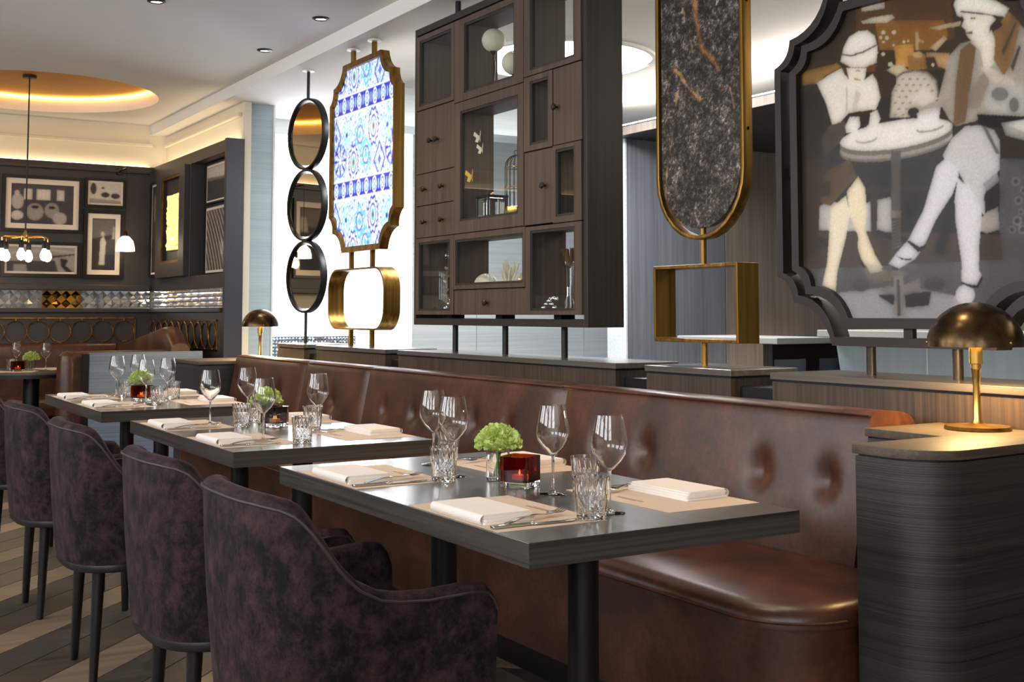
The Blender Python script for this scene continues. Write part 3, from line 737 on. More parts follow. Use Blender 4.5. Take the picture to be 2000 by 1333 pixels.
XP = 3.12
def arcs(A, Mm, B, k=0.34, n=7):
    out = []
    for P, Q in ((A, Mm), (Mm, B)):
        P = Vector(P); Q = Vector(Q); d = Q-P; perp = Vector((-d.y, d.x)).normalized()
        if perp.dot(-(P+Q)) < 0: perp = -perp
        for i in range(n):
            s = i/n; out.append(tuple(P + d*s + perp*(4*k*s*(1-s)*d.length*0.5)))
    return out
def scallop(A, Mm, B, t=0.0):
    A = (A[0]-t, A[1]-.4*t); Mm = (Mm[0]-.8*t, Mm[1]-.8*t); B = (B[0]-.4*t, B[1]-t)
    q = arcs(A, Mm, B) + [B]
    o = list(q) + [(-x, z) for x, z in q[::-1]] + [(-x, -z) for x, z in q] + [(x, -z) for x, z in q[::-1]]
    return o
def inside(poly, x, y):
    c = False; n = len(poly)
    for i in range(n):
        x1, y1 = poly[i]; x2, y2 = poly[(i+1) % n]
        if (y1 > y) != (y2 > y) and x < (x2-x1)*(y-y1)/(y2-y1)+x1: c = not c
    return c
def pole(parent, y, z0, z1, mat, r=0.012, name='pole', sq=False):
    if sq: MB().box(-r, r, y-r, y+r, z0, z1).build(name, mat, parent, smooth=False)
    else: MB().tube([(0, y, z0), (0, y, z1)], r, 10).build(name, mat, parent)
def rose(parent, y, z, mat):
    MB().lathe([(0.045, 0), (0.045, -0.006), (0.02, -0.01)], 20, (0, y, z)).build('ceiling_rose', mat, parent)

# ---- three round swivel mirrors on a pole
t = thing('mirror_stand', 'three round black framed mirrors stacked on one slim black pole', 'mirror', (XP, 7.755, 0.984))
zr = [(2.459-0.984), (1.954-0.984), (1.449-0.984)]; R = 0.255
pole(t, 0, 0, 1.204-0.984, M['black'], 0.011); pole(t, 0, 2.714-0.984, 2.905-0.984, M['black'], 0.011); rose(t, 0, 2.915-0.984, M['white_trim'])
for z in zr:
    c, s = math.cos(math.radians(7)), math.sin(math.radians(7))
    rot = Matrix.Translation((0, 0, z)) @ Matrix.Rotation(math.radians(7), 4, 'Z')
    n = 56; o_ = [(R*math.cos(2*PI*i/n), R*math.sin(2*PI*i/n)) for i in range(n)]; i_ = [((R-.016)*math.cos(2*PI*i/n), (R-.016)*math.sin(2*PI*i/n)) for i in range(n)]
    fr = MB().ring(o_, i_, 'x', -0.025, 0.025).xf(rot).build('ring_frame', M['black'], t, bevel=0.003)
    k_ = [((R-.03)*math.cos(2*PI*i/n), (R-.03)*math.sin(2*PI*i/n)) for i in range(n)]
    MB().prism(k_, 'x', -0.008, 0.006).xf(rot).build('mirror_glass', M['mirror'], fr, smooth=False)
    MB().tube([(0, R-.032, 0), (0, R-.014, 0)], 0.005, 8).tube([(0, -R+.032, 0), (0, -R+.014, 0)], 0.005, 8).xf(rot).build('pivot', M['black'], fr)
for z in (2.2065-0.984, 1.7015-0.984): MB().box(-.012, .012, -.012, .012, z-.006, z+.006).build('link', M['black'], t, smooth=False)

# ---- blue tiled panel in brass frame
t = thing('tiled_panel', 'backlit blue and white patterned tile panel in a scalloped brass frame', 'panel', (XP, 6.795, 0.984)); Z0 = 0.984; zc = 2.204-Z0
A, Mm, B = (.5025, .377), (.44, .485), (.287, .619)
sh = lambda q: [(y, z+zc) for y, z in q]
MB().ring(sh(scallop(A, Mm, B)), sh(scallop(A, Mm, B, .036)), 'x', -0.03, 0.03).build('brass_frame', M['brass_v'], t, ang=40)
kp = scallop(A, Mm, B, .02)
cv = Canvas(190, 236, (236, 244, 252)); U, V = cv.U*0.97, cv.V*1.21
def lay(mask, col): cv.a[mask] = lin([c/255 for c in col])
BL, MBL, SK, TQ, WH = (38, 54, 190), (84, 112, 214), (150, 190, 236), (96, 196, 206), (240, 246, 252)
g = np.sin(U*95)*np.sin(V*88+np.sin(U*31)*2) + 0.6*np.sin(U*61+V*47)*np.cos(V*73-U*22)
h_ = np.sin(U*150+2*np.sin(V*60))*np.sin(V*140+2*np.sin(U*55)); lay(g > 0.7, SK); lay(h_ > .55, (176, 204, 240)); lay((g > 1.0), MBL); lay(g < -0.9, (160, 190, 236)); lay(np.abs(g-.30) < .06, (92, 112, 216)); lay(np.abs(g+.42) < .05, (70, 96, 206)); lay(np.abs(h_+.5) < .08, (120, 150, 228)); lay(g < -1.2, TQ)
per = 0.56
for base in (-0.16, 0.40, 0.96):
    for (cx, cy, kind) in ((.12, .20, 0), (.33, .17, 1), (.52, .20, 2), (.72, .15, 3), (.90, .21, 0), (.22, .36, 4), (.43, .34, 2), (.63, .37, 1), (.83, .35, 4), (.05, .36, 3)):
        dx, dy = U-cx, V-(base+cy); r = np.hypot(dx, dy*0.9); a = np.arctan2(dy, dx)
        if kind == 0:
            lay((r < .09) & (np.cos(8*a) > .55) & (r > .015), BL); lay(r < .018, WH); lay((np.abs(r-.095) < .005), MBL)
        elif kind == 1:
            rr = np.hypot(dx, dy*.62); w = .062+.006*np.cos(14*a); lay(rr < w+.012, BL); lay(rr < w, WH); lay(np.abs(rr-.042) < .006, MBL); lay(rr < .026, TQ); lay(rr < .012, (150, 50, 80))
        elif kind == 2:
            rr = np.hypot(dx, dy*.8); lay((np.abs(rr-.07+.012*np.cos(6*a)) < .009), TQ); lay((np.abs(rr-.045) < .006), MBL); lay(rr < .02, TQ)
        elif kind == 3:
            d = np.abs(dx)+np.abs(dy)*.7; lay((d < .085) & (d > .07), BL); lay((d < .06) & (d > .05), SK); lay(d < .025, MBL)
        else:
            w = .075*(1+.25*np.cos(5*a)); lay(r < w, TQ); lay(r < w-.012, (206, 234, 240)); lay((r < .05) & (np.cos(5*a) > .3), (120, 206, 214)); lay(r < .016, BL)
    zb = base                                        # frieze row of vases
    row = (V > zb-.055) & (V < zb+.055); lay(row, BL)
    ph = (U*1.0) % .118 - .059; rv = np.hypot(ph*1.15, (V-zb)*0.78)
    lay(row & (rv < .040), WH); lay(row & (np.abs(rv-.026) < .005), MBL); lay(row & (rv < .012), TQ); lay(np.abs(V-zb-.062) < .006, WH); lay(np.abs(V-zb+.062) < .006, WH); lay(row & (np.abs(ph) > .052) & (np.abs(V-zb) < .03), SK)
cv.blur(1)
tp = cv.build('tile_print', M['print_tile'], lambda u, v: (-0.008, 0.485*(1-2*u), zc+0.605*(2*v-1)), t, keep=lambda u, v: inside(kp, 0.485*(1-2*u), 0.605*(2*v-1)))
MB().prism(sh(scallop(A, Mm, B, .022)), 'x', -0.005, 0.012).build('backing_panel', M['white_trim'], t, smooth=False)
for y in (-.135, .185):
    pole(t, y, 2.80-Z0, 2.905-Z0, M['brass_v'], 0.013, sq=True); rose(t, y, 2.915-Z0, M['white_trim'])
for y in (-.13, .19):
    pole(t, y, 1.47-Z0, 1.605-Z0, M['brass_v'], 0.013, sq=True); pole(t, y, 0, 1.095-Z0, M['brass_v'], 0.013, sq=True)
MB().ring(rrect(-.42, .43, 1.087-Z0, 1.478-Z0, .135, 8), rrect(-.408, .418, 1.099-Z0, 1.466-Z0, .125, 8), 'x', -0.06, 0.05).build('brass_oval_ring', M['brass_v'], t)

# ---- display cabinet
t = thing('display_cabinet', 'suspended dark wood display cabinet of glazed boxes, little doors and drawers', 'cabinet', (3.02, 5.06, 0.984)); YC = 5.06
def cb(name, mat, y0, y1, z0, z1, x0=0.0, x1=0.20, parent=None, bevel=0.0015): return MB().box(x0, x1, y0-YC, y1-YC, z0-Z0, z1-Z0).build(name, mat, parent or t, smooth=False, bevel=bevel)
cb('casing_side', M['cab_dark'], 4.222, 4.25, 1.128, 2.806); cb('casing_side', M['cab_dark'], 5.876, 5.902, 1.128, 2.806)
cb('casing_bottom', M['cab_dark'], 4.25, 5.876, 1.128, 1.164); cb('casing_top', M['cab_dark'], 4.25, 5.876, 2.768, 2.806)
for y in (5.60, 5.08, 4.55):
    MB().tube([(0.10, y-YC, 0), (0.10, y-YC, 1.13-Z0)], 0.016, 12).build('pole', M['black'], t); cb('stand_off', M['black'], y-.03, y+.03, 1.164, 1.184, 0.06, 0.14)
for y in (5.58, 4.55): MB().tube([(0.10, y-YC, 2.80-Z0), (0.10, y-YC, 2.915-Z0)], 0.016, 12).build('pole', M['black'], t)
knob_me = MB().lathe([(0.005, 0), (0.005, 0.012), (0.013, 0.016), (0.016, 0.023), (0.012, 0.03), (0.0005, 0.032)], 14).xf(Matrix.Rotation(-PI/2, 4, 'Y')).mesh('knob', M['gunmetal'])
rose_me = MB().lathe([(0.017, 0), (0.016, 0.004)], 14).xf(Matrix.Rotation(-PI/2, 4, 'Y')).mesh('rosette', M['gunmetal'])
def panel(kind, y0, y1, z0, z1, knobs):
    g = .002; o = cb(kind, M['cab'], y0+g, y1-g, z0+g, z1-g, -0.004, 0.16)
    for ky, kz in knobs:
        k = link('knob', knob_me, o, (-0.004, ky-YC, kz-Z0))
def box_cell(y0, y1, z0, z1, oy0, oy1, oz0, oz1):
    g = .002; out = rect(y0+g-YC, y1-g-YC, z0+g-Z0, z1-g-Z0); inn = rect(oy0-YC, oy1-YC, oz0-Z0, oz1-Z0)
    o = MB().ring(out, inn, 'x', -0.008, 0.2).build('display_box', M['cab'], t, smooth=False, bevel=0.001)
    r = .012; inn2 = rect(oy0+r-YC, oy1-r-YC, oz0+r-Z0, oz1-r-Z0)
    MB().ring(inn, inn2, 'x', -0.004, 0.012).build('bead', M['cab_dark'], o, smooth=False)
    MB().add([(0.005, oy1-YC, oz0-Z0), (0.005, oy0-YC, oz0-Z0), (0.005, oy0-YC, oz1-Z0), (0.005, oy1-YC, oz1-Z0)], [(0, 1, 2, 3)]).build('pane', M['pane'], o, smooth=False)
    return o
box_cell(5.43, 5.87, 2.33, 2.757, 5.462, 5.833, 2.355, 2.727)
box_cell(4.738, 5.43, 2.31, 2.757, 4.824, 5.322, 2.351, 2.722)
box_cell(4.255, 4.738, 2.33, 2.757, 4.309, 4.680, 2.356, 2.727)
box_cell(4.738, 5.43, 1.61, 2.31, 4.789, 5.363, 1.674, 2.258)
panel('door', 5.65, 5.87, 1.97, 2.33, [(5.686, 2.144)]); panel('door', 5.43, 5.65, 1.97, 2.33, [(5.614, 2.144)])
panel('drawer', 5.65, 5.87, 1.79, 1.97, [(5.756, 1.88)]); panel('drawer', 5.43, 5.65, 1.79, 1.97, [(5.554, 1.88)])
panel('drawer', 5.65, 5.87, 1.61, 1.79, [(5.756, 1.698)]); panel('drawer', 5.43, 5.65, 1.61, 1.79, [(5.554, 1.698)])
box_cell(4.487, 4.738, 1.965, 2.33, 4.523, 4.681, 1.994, 2.302)
panel('door', 4.255, 4.487, 1.968, 2.33, [(4.451, 2.144)])
panel('door', 4.487, 4.738, 1.61, 1.965, [(4.551, 1.789)])
box_cell(4.255, 4.487, 1.605, 1.968, 4.31, 4.461, 1.635, 1.947)
box_cell(5.43, 5.87, 1.182, 1.61, 5.467, 5.831, 1.205, 1.585)
box_cell(4.725, 5.43, 1.315, 1.61, 4.744, 5.414, 1.338, 1.578)
panel('drawer', 4.725, 5.43, 1.182, 1.315, [(5.08, 1.244)])
box_cell(4.255, 4.725, 1.182, 1.605, 4.31, 4.68, 1.203, 1.583)
# things inside the cabinet
def globe(y, label, h=.212):
    g = thing('globe_ornament', label, 'ornament', (3.12, y, 2.3515), 0, 'ivory globes in the cabinet')
    MB().lathe([(0.05, 0), (0.05, 0.008), (0.012, 0.016), (0.008, h*.3), (0.012, h*.6), (0.007, h*.9), (0.02, h)], 18).build('stand', M['gunmetal'], g)
    MB().ball((0, 0, h+.058), 0.062, 24, 14).build('globe', M['shell'], g)
globe(5.20, 'ivory globe on a slender stand in the upper middle cabinet box, left one')
globe(5.00, 'lower ivory globe in the upper middle cabinet box, standing in for a reflection of the left one', .055)  # second globe built in place of the left one's reflection
def butterfly(y, z, s, mat, label, x=3.075):
    g = thing('butterfly', label, 'butterfly', (x, y, z), 0, 'paper butterflies hanging in the cabinet')
    MB().tube([(0, 0, -.012*s), (0, 0, .018*s)], .0025*s, 6).build('body', M['leafbrown'], g)
    for sg in (1, -1):
        MB().prism([(0, .004*s), (sg*.035*s, .032*s), (sg*.042*s, .012*s), (sg*.022*s, -.002*s), (sg*.03*s, -.022*s), (sg*.012*s, -.028*s), (0, -.006*s)], 'x', -.0006, .0006).xf(Matrix.Rotation(sg*.4, 4, 'Z')).build('wing', mat, g, smooth=False)
    MB().tube([(0, 0, .018*s), (0, 0, 2.257-z)], .0006, 4).build('thread', M['gunmetal'], g)
butterfly(5.265, 2.114, 1.0, M['ivory'], 'ivory paper butterfly hanging above another ivory one')
butterfly(5.262, 2.052, 0.9, M['ivory'], 'ivory paper butterfly hanging just below another ivory one', 3.088)
butterfly(5.303, 1.91, 1.1, M['yellow'], 'single yellow paper butterfly hanging lower in the big cabinet box', 3.05)
g = thing('glass_casket', 'small clear glass casket with metal edges beside the birdcage', 'casket', (3.12, 5.213, 1.6745))
e = .056
for sx in (-1, 1):
    for sy in (-1, 1): MB().tube([(sx*e, sy*e, .006), (sx*e, sy*e, .13)], .006, 8).build('edge_post', M['gunmetal'], g)
for z in (.008, .122): MB().ring(rect(-e-.006, e+.006, -e-.006, e+.006), rect(-e+.006, e-.006, -e+.006, e-.006), 'z', z-.006, z+.006).build('rim', M['gunmetal'], g, smooth=False)
MB().box(-e+.001, e-.001, -e+.001, e-.001, .016, .114).build('glass_body', M['glass'], g, smooth=False, bevel=.008); MB().ball((0, 0, .137), .01, 10, 8).build('finial', M['gold'], g)
g = thing('birdcage', 'little domed wire birdcage with gold base in the big cabinet box', 'birdcage', (3.12, 4.975, 1.6745))
MB().lathe([(.062, 0), (.066, .01), (.060, .03), (.062, .05), (.056, .052)], 28).build('base', M['gold'], g)
for i in range(16):
    a = 2*PI*i/16; pts = [(.058*math.cos(a), .058*math.sin(a), .05+.2*k/4) for k in range(5)] + [(.058*math.cos(f)*math.cos(a), .058*math.cos(f)*math.sin(a), .25+.065*math.sin(f)) for f in (0.35, .7, 1.05, 1.4)]
    MB().tube(pts, .0018, 5).build('wire', M['gunmetal'], g)
for z in (.15, .25): MB().tube([(.058*math.cos(2*PI*i/24), .058*math.sin(2*PI*i/24), z) for i in range(24)], .0025, 5, True).build('hoop', M['gold'], g)
MB().tube([(.012*math.cos(2*PI*i/12), 0, .327+.012*math.sin(2*PI*i/12)) for i in range(12)], .002, 5, True).build('ring', M['gunmetal'], g)
g = thing('scallop_shell', 'ivory shell lying in the low wide cabinet box', 'shell', (3.12, 5.275, 1.3385))
MB().grid(lambda i, j: (0.05*math.cos(PI*i/16)*(.2+.8*math.sin(PI/2*j/8)), .085*(.2+.8*math.sin(PI/2*j/8))*math.cos(PI*i/16+PI/2)*1.0 if False else .085*math.sin(PI/2*j/8)*math.sin(2*PI*i/16), .055*math.cos(PI/2*j/8)*(1+.06*math.cos(i*PI))) if False else (.05*math.sin(PI/2*j/8)*math.cos(2*PI*i/32), .09*math.sin(PI/2*j/8)*math.sin(2*PI*i/32)*(1+.05*(i % 2)), .058*math.cos(PI/2*j/8)*(1+.05*(i % 2))), 32, 9, True).build('valve', M['shell'], g)
MB().ball((0, .082, .016), .013, 10, 8).build('hinge', M['shell'], g)
g = thing('coral_branch', 'cream branching coral in the low wide cabinet box', 'coral', (3.12, 5.05, 1.3385))
MB().lathe([(.07, 0), (.06, .015), (.02, .02)], 16).build('foot', M['shell'], g)
for i in range(26):
    a = random.uniform(0, 2*PI); l = random.uniform(.06, .125); sp = random.uniform(.01, .085); y0_ = sp*math.sin(a); x0_ = .5*sp*math.cos(a)
    MB().tube([(x0_*.4, y0_*.5, .012), (x0_*.8, y0_*.9, l*.55), (x0_+random.uniform(-.01, .01), y0_*1.15, l)], [.009, .006, .004], 6).build('branch', M['shell'], g)
for i, (y, s) in enumerate(((4.935, 1.0), (4.895, .7))):
    g = thing('candle_pot', ('taller' if i == 0 else 'shorter') + ' cream pot beside the coral in the cabinet', 'pot', (3.12, y, 1.3385), 0, 'little pots in the cabinet')
    MB().lathe([(.012, 0), (.018, .01*s), (.016, .05*s), (.014, .055*s), (.013, .05*s)], 14).build('pot_body', M['shell'], g); MB().lathe([(.019, .0), (.019, .006)], 14, (0, 0, .02*s)).build('band', M['gold'], g)
g = thing('bell_jar', 'glass bell jar over a dried arrangement in the lower left cabinet box', 'bell jar', (3.12, 5.70, 1.2055))
MB().lathe([(.075, 0), (.078, .012), (.07, .02)], 28).build('base', M['blackwood'], g)
MB().lathe([(.062, .02), (.062, .2), (.055, .25), (.035, .285), (.0005, .30)], 28, capb=False, capt=False).build('glass_dome', M['bowl'], g); MB().ball((0, 0, .308), .011, 10, 8).build('knob', M['glass'], g)
MB().tube([(0, 0, .02), (.005, .01, .12), (-.004, -.01, .22)], .005, 6).build('twig', M['leafbrown'], g)
for i in range(12):
    a = i*2.4; MB().prism([(0, 0), (.02, .012), (.04, 0), (.02, -.012)], 'z', 0, .001).xf(Matrix.Translation((0, 0, .06+.015*i)) @ Matrix.Rotation(a, 4, 'Z') @ Matrix.Rotation(-.6, 4, 'Y')).build('dried_leaf', M['leafbrown'], g, smooth=False)
def chain(y, z, n, dx, lab, cat='chain'):
    g = thing('bead_garland', lab, 'garland', (3.09, y, z), 0, 'silver bead garlands in the cabinet')
    for i in range(n):
        a = i/(n-1); MB().ball((.02*math.sin(i*2.1), (a-.5)*dx, .014+.045*abs(math.sin(a*PI*3))), .012, 10, 8).build('bead', M['silver'], g)
chain(5.555, 1.2055, 12, .14, 'silver bead garland on the floor of the lower left cabinet box')
chain(4.625, 1.2035, 9, .07, 'silver bead garland on the floor of the lower right cabinet box')
g = thing('feather_vase', 'clear glass vase with a dark feathery plume in the lower right cabinet box', 'vase', (3.14, 4.53, 1.2035))
MB().lathe([(.045, 0), (.03, .02), (.02, .08), (.026, .2), (.034, .23)], 20, capt=False).build('vase_body', M['glass'], g)
for i in range(40):
    a = random.uniform(0, 2*PI); r_ = random.uniform(.05, .10)
    MB().tube([(0, 0, .2), (.3*r_*math.cos(a), .6*r_*math.sin(a), .29), (.5*r_*math.cos(a), r_*math.sin(a)*.85, .27+random.uniform(-.05, .03))], [.004, .003, .001], 5).build('plume', M['leafbrown'], g)

# ---- oval stone panel over a brass rectangle
t = thing('stone_panel', 'tall rounded black stone panel with rust veins in a brass frame on a brass rectangle', 'panel', (XP, 3.567, Z0))
def stadium(hw, z0, z1, n=14):
    o = []
    for k in range(n+1): a = PI*k/n; o.append((hw*math.cos(a), z1-hw+hw*math.sin(a)))
    for k in range(n+1): a = PI+PI*k/n; o.append((hw*math.cos(a), z0+hw+hw*math.sin(a)))
    return o
MB().ring(stadium(.264, 1.484-Z0, 2.80-Z0), stadium(.246, 1.502-Z0, 2.782-Z0), 'x', -0.024, 0.024).build('brass_frame', M['brass_v'], t, bevel=.002)
slab = MB().prism(stadium(.236, 1.530-Z0, 2.755-Z0), 'x', -0.013, 0.014).build('stone_slab', M['marble'], t, smooth=False)
cv = Canvas(118, 306, (60, 54, 50)); Ys, Zs = 3.803-.472*cv.U, 1.530+1.225*cv.V
def fbm(w, h, oct_, p=.5):
    out = np.zeros((h, w))
    for k in oct_:
        q = np.random.rand(h//k+3, w//k+3); yy, xx = np.arange(h)/k, np.arange(w)/k; y0_, x0_ = yy.astype(int), xx.astype(int); fy, fx = (yy-y0_)[:, None], (xx-x0_)[None]
        out += (q[y0_][:, x0_]*(1-fy)*(1-fx) + q[y0_+1][:, x0_]*fy*(1-fx) + q[y0_][:, x0_+1]*(1-fy)*fx + q[y0_+1][:, x0_+1]*fy*fx)*k**p
    return (out-out.min())/(out.max()-out.min())
fb = fbm(118, 306, (1, 2, 4, 9), -.15); warp = fbm(118, 306, (3, 8, 20))-.5; big = fbm(118, 306, (30, 60))
for c in range(3): cv.a[..., c] = np.interp(fb, [.2, .45, .58, .74, .92], [[.008, .007, .007][c], [.030, .025, .022][c], [.055, .046, .040][c], [.13, .11, .10][c], [.45, .38, .34][c]])*(.9+.5*big)
for pts_, wd_, col in (([(3.575, 2.74), (3.61, 2.6), (3.587, 2.463), (3.58, 2.381), (3.545, 2.25), (3.483, 2.199), (3.443, 2.147)], .017, (.34, .15, .05)), ([(3.721, 2.203), (3.678, 2.172), (3.635, 2.113), (3.56, 2.05)], .011, (.42, .24, .08)),
                    ([(3.70, 2.10), (3.715, 2.028), (3.743, 1.893), (3.772, 1.781), (3.782, 1.689), (3.77, 1.619)], .005, (.36, .22, .09)), ([(3.386, 2.07), (3.362, 1.986)], .006, (.40, .20, .10)), ([(3.334, 1.70), (3.358, 1.62)], .007, (.40, .25, .09)), ([(3.665, 2.446), (3.623, 2.345), (3.602, 2.249)], .004, (.30, .20, .10))):
    dist = np.full(Ys.shape, 9.0)
    for (ya, za), (yb_, zb_) in zip(pts_, pts_[1:]):
        dy, dz = yb_-ya, zb_-za; tt_ = np.clip(((Ys-ya)*dy+(Zs-za)*dz)/(dy*dy+dz*dz), 0, 1); dist = np.minimum(dist, np.hypot(Ys-ya-tt_*dy, Zs-za-tt_*dz))
    k_ = np.clip(1-(dist+warp*.022)/wd_, 0, 1)[..., None]*np.clip(.35+1.1*fb, 0, 1)[..., None]; cv.a = cv.a*(1-k_)+np.array(col)*k_*(.5+fb[..., None])
st_out = stadium(.236, 1.530-Z0, 2.755-Z0)
cv.build('polished_face', M['stone_print'], lambda u, v: (-.0145, .236-.472*u, 1.530-Z0+1.225*v), slab, keep=lambda u, v: inside(st_out, .236-.472*u, 1.530-Z0+1.225*v))
for z0, z1 in ((0, 1.08-Z0), (1.38-Z0, 1.535-Z0), (2.75-Z0, 2.915-Z0)): MB().tube([(0, 0, z0), (0, 0, z1)], .013, 12).build('pole', M['brass_v'], t)
for y in (-.25, .25):
    for z in (1.9-Z0, 2.4-Z0): MB().box(-.006, .006, y-.014, y+.014, z-.006, z+.006).build('clip', M['brass'], t, smooth=False)
MB().ring(rect(-.254, .25, 1.076-Z0, 1.385-Z0), rect(-.242, .238, 1.090-Z0, 1.371-Z0), 'x', -.055, .055).build('brass_rectangle', M['brass_v'], t, smooth=False, bevel=.002)

# ---- large café photograph in a double scalloped frame
t = thing('framed_photograph', 'large framed sepia photograph of two women in hats at a café table', 'picture', (XP, 2.5345, Z0)); zc2 = 1.706-Z0
sh2 = lambda q: [(y, z+zc2) for y, z in q]
A, Mm, B = (.5785, .382), (.50, .475), (.322, .626)
MB().ring(sh2(scallop(A, Mm, B)), sh2(scallop(A, Mm, B, .030)), 'x', -.045, .03).build('outer_frame', M['gunmetal'], t, ang=40)
A2, M2, B2 = (.515, .36), (.452, .447), (.270, .565)
MB().ring(sh2(scallop(A2, M2, B2)), sh2(scallop(A2, M2, B2, .034)), 'x', -.035, .03).build('inner_frame', M['gunmetal'], t, ang=40)
MB().prism(sh2(scallop(A2, M2, B2, .03)), 'x', 0.0, .012).build('backing_board', M['blackwood'], t, smooth=False)
kp2 = scallop(A2, M2, B2, .026)
cv = Canvas(420, 470, (70, 60, 50)); y_hi, y_lo, z_lo, z_hi = 3.035, 2.034, 1.14, 2.275
for col, q in CAFE:
    pts = [((y_hi-(1.9+q[i]/1000))/(y_hi-y_lo), (1.0+q[i+1]/1000-z_lo)/(z_hi-z_lo)) for i in range(0, len(q), 2)]
    cv.poly(pts, col)
cv.tone(80, .75, .5, 1.1); cv.tone(14, .5, .7, 1.05); cv.a = cv.a**1.18; cv.grain(.14); cv.blur(1)
cv.build('photo_print', M['print'], lambda u, v: (-.012, y_hi-(y_hi-y_lo)*u-2.5345, z_lo+(z_hi-z_lo)*v-Z0), t, keep=lambda u, v: inside(kp2, y_hi-(y_hi-y_lo)*u-2.5345, z_lo+(z_hi-z_lo)*v-1.706))
for y, z0, z1 in ((.192, 0, 1.088-Z0), (-.152, 0, 1.088-Z0), (.19, 2.32-Z0, 2.915-Z0), (-.15, 2.32-Z0, 2.915-Z0)): MB().tube([(0, y, z0), (0, y, z1)], .017, 12).build('pole', M['gunmetal'], t)
for y, z in ((.028, 1.128), (.028, 2.285)): MB().box(-.01, .01, y-.018, y+.018, z-.04-Z0, z+.04-Z0).build('spacer', M['gunmetal'], t, smooth=False)
for y, z in ((.547, 1.706), (-.547, 1.706)): MB().box(-.01, .01, y-.04, y+.04, z-.016-Z0, z+.016-Z0).build('spacer', M['gunmetal'], t, smooth=False)

# ---------------------------------------------------------------- banquette
t = thing('banquette', 'long brown leather banquette with buttoned back along the plinths', 'banquette', (0, 0, 0))
buttons = [2.47, 2.745, 3.325, 3.60, 4.25, 4.54, 5.13, 5.455, 6.12, 6.40, 6.95, 7.40]
panels = [(2.325, 3.88), (3.88, 5.73), (5.73, 6.62), (6.62, 7.84)]
ZB = 0.69
def back_panel(y0, y1, first, last):
    ny = max(24, int((y1-y0)/0.022)); nz = 30
    prof = [(2.585 + .085*k/20, .44 + .445*k/20) for k in range(21)] + [(2.676, .897), (2.69, .906), (2.74, .909), (2.80, .905), (2.86, .893), (2.90, .874), (2.922, .85), (2.93, .81), (2.93, .42)]
    nz = len(prof)
    def fn(i, j):
        y = y0 + (y1-y0)*i/(ny-1); x, z = prof[j]
        e = min(y-y0, y1-y) if not (first or last) else (y1-y if first else y-y0)
        crown = .022*(1-math.exp(-max(e, 0)/.05))
        if j <= 24: x -= crown*(0.25 if z < .46 else 1.0) - .022*0.2
        z -= .006*math.exp(-max(e, 0)/.02)*(1 if z > .8 else 0)
        if j <= 22:
            for yb in buttons:
                dy = (y-yb); dz = z-ZB; sz = .062 if dz > 0 else .034
                x += .024*math.exp(-(dy/.036)**2-(dz/sz)**2) - .003*math.exp(-(dy/.09)**2-((dz+.12)/.06)**2)
        if first:                                   # rounded end towards the near console
            d = (y-y0)
            if d < .12 and x > 2.82: x = 2.82 + (x-2.82)*math.sqrt(max(0, 1-((.12-d)/.12)**2))
        return (x, y, z)
    b = MB().grid(fn, ny, nz)
    for row in (0, ny-1):
        b.f.append(tuple(row*nz+k for k in range(nz)))
    return b
for k, (a, c) in enumerate(panels):
    o = back_panel(a, c, k == 0, k == 3).build('back_panel', M['leather'], t, ang=50)
    for yb in buttons:
        if a < yb < c: MB().ball((2.658, yb, ZB), .010, 12, 8).build('button', M['leather'], o)
    MB().tube([(2.656+.010*0, a+.004+(c-a-.008)*i/20, .8975) for i in range(21)], .0035, 6).build('piping', M['leather'], o)
def seat_outline(x0, x1, y0, y1, r, n=10):
    o = [(x1, y0)]
    for k in range(n+1):
        a = math.radians(270-90*k/n); o.append((x0+r+r*math.cos(a), y0+r+r*math.sin(a)))
    for k in range(n+1):
        a = math.radians(180-90*k/n); o.append((x0+r+r*math.cos(a), y1-r+r*math.sin(a)))
    return o + [(x1, y1)]
def cushion():
    b = MB(); lev = [(0.0, .415), (0.0, .435), (.006, .452), (.02, .466), (.05, .474), (.16, .478)]
    rings = [[(x, y, z) for x, y in seat_outline(2.055+d, 2.60, 2.065+d*.6, 7.30-d*.6, .20)] for d, z in lev]
    n = len(rings[0]); vs = [p for r in rings for p in r]
    fs = [(k*n+i, k*n+(i+1) % n, (k+1)*n+(i+1) % n, (k+1)*n+i) for k in range(len(lev)-1) for i in range(n)] + [tuple(range(n))[::-1], tuple(range((len(lev)-1)*n, len(lev)*n))]
    return b.add(vs, fs)
o = cushion().build('seat', M['leather'], t, ang=60)
so = seat_outline(2.052, 2.60, 2.062, 7.303, .203)
MB().tube([(x, y, .432) for x, y in so[1:-1]], .004, 6).build('seat_piping', M['leather'], o)
MB().prism(seat_outline(2.07, 2.60, 2.075, 7.29, .19), 'z', .12, .416).build('seat_apron', M['leather'], t)
MB().prism(seat_outline(2.15, 2.60, 2.15, 7.2, .15), 'z', 0, .12).build('toe_kick', M['black'], t)

# ---------------------------------------------------------------- end consoles
def console(label, flip):
    Y0 = 1.82 if not flip else 7.86
    t = thing('end_console', label, 'console', (0, 0, 0))
    def outl(g):
        if not flip:
            r = .13; o = [(2.945, 2.318-g), (2.62+g, 2.318-g), (2.62+g, 2.055-g), (2.275+g, 2.055-g)]
            for k in range(9): a = math.radians(180+90*k/8); o.append((2.275+r+(r-g)*math.cos(a), 1.815+r+(r-g)*math.sin(a)))
            return o + [(2.945, 1.845+g)]
        return [(2.945, 7.875+g), (2.945, 8.45-g), (2.40+g, 8.45-g), (2.40+g, 7.875+g)]
    MB().prism(outl(.006), 'z', 0, .838).build('body', M['console'], t)
    MB().prism(outl(.012), 'z', .838, .843).build('shadow_gap', M['black'], t)
    MB().prism(outl(0), 'z', .843, .866).build('top', M['console_top'], t, bevel=.0015)
console('dark grooved wood end console at the right, carrying the near lamp', False)
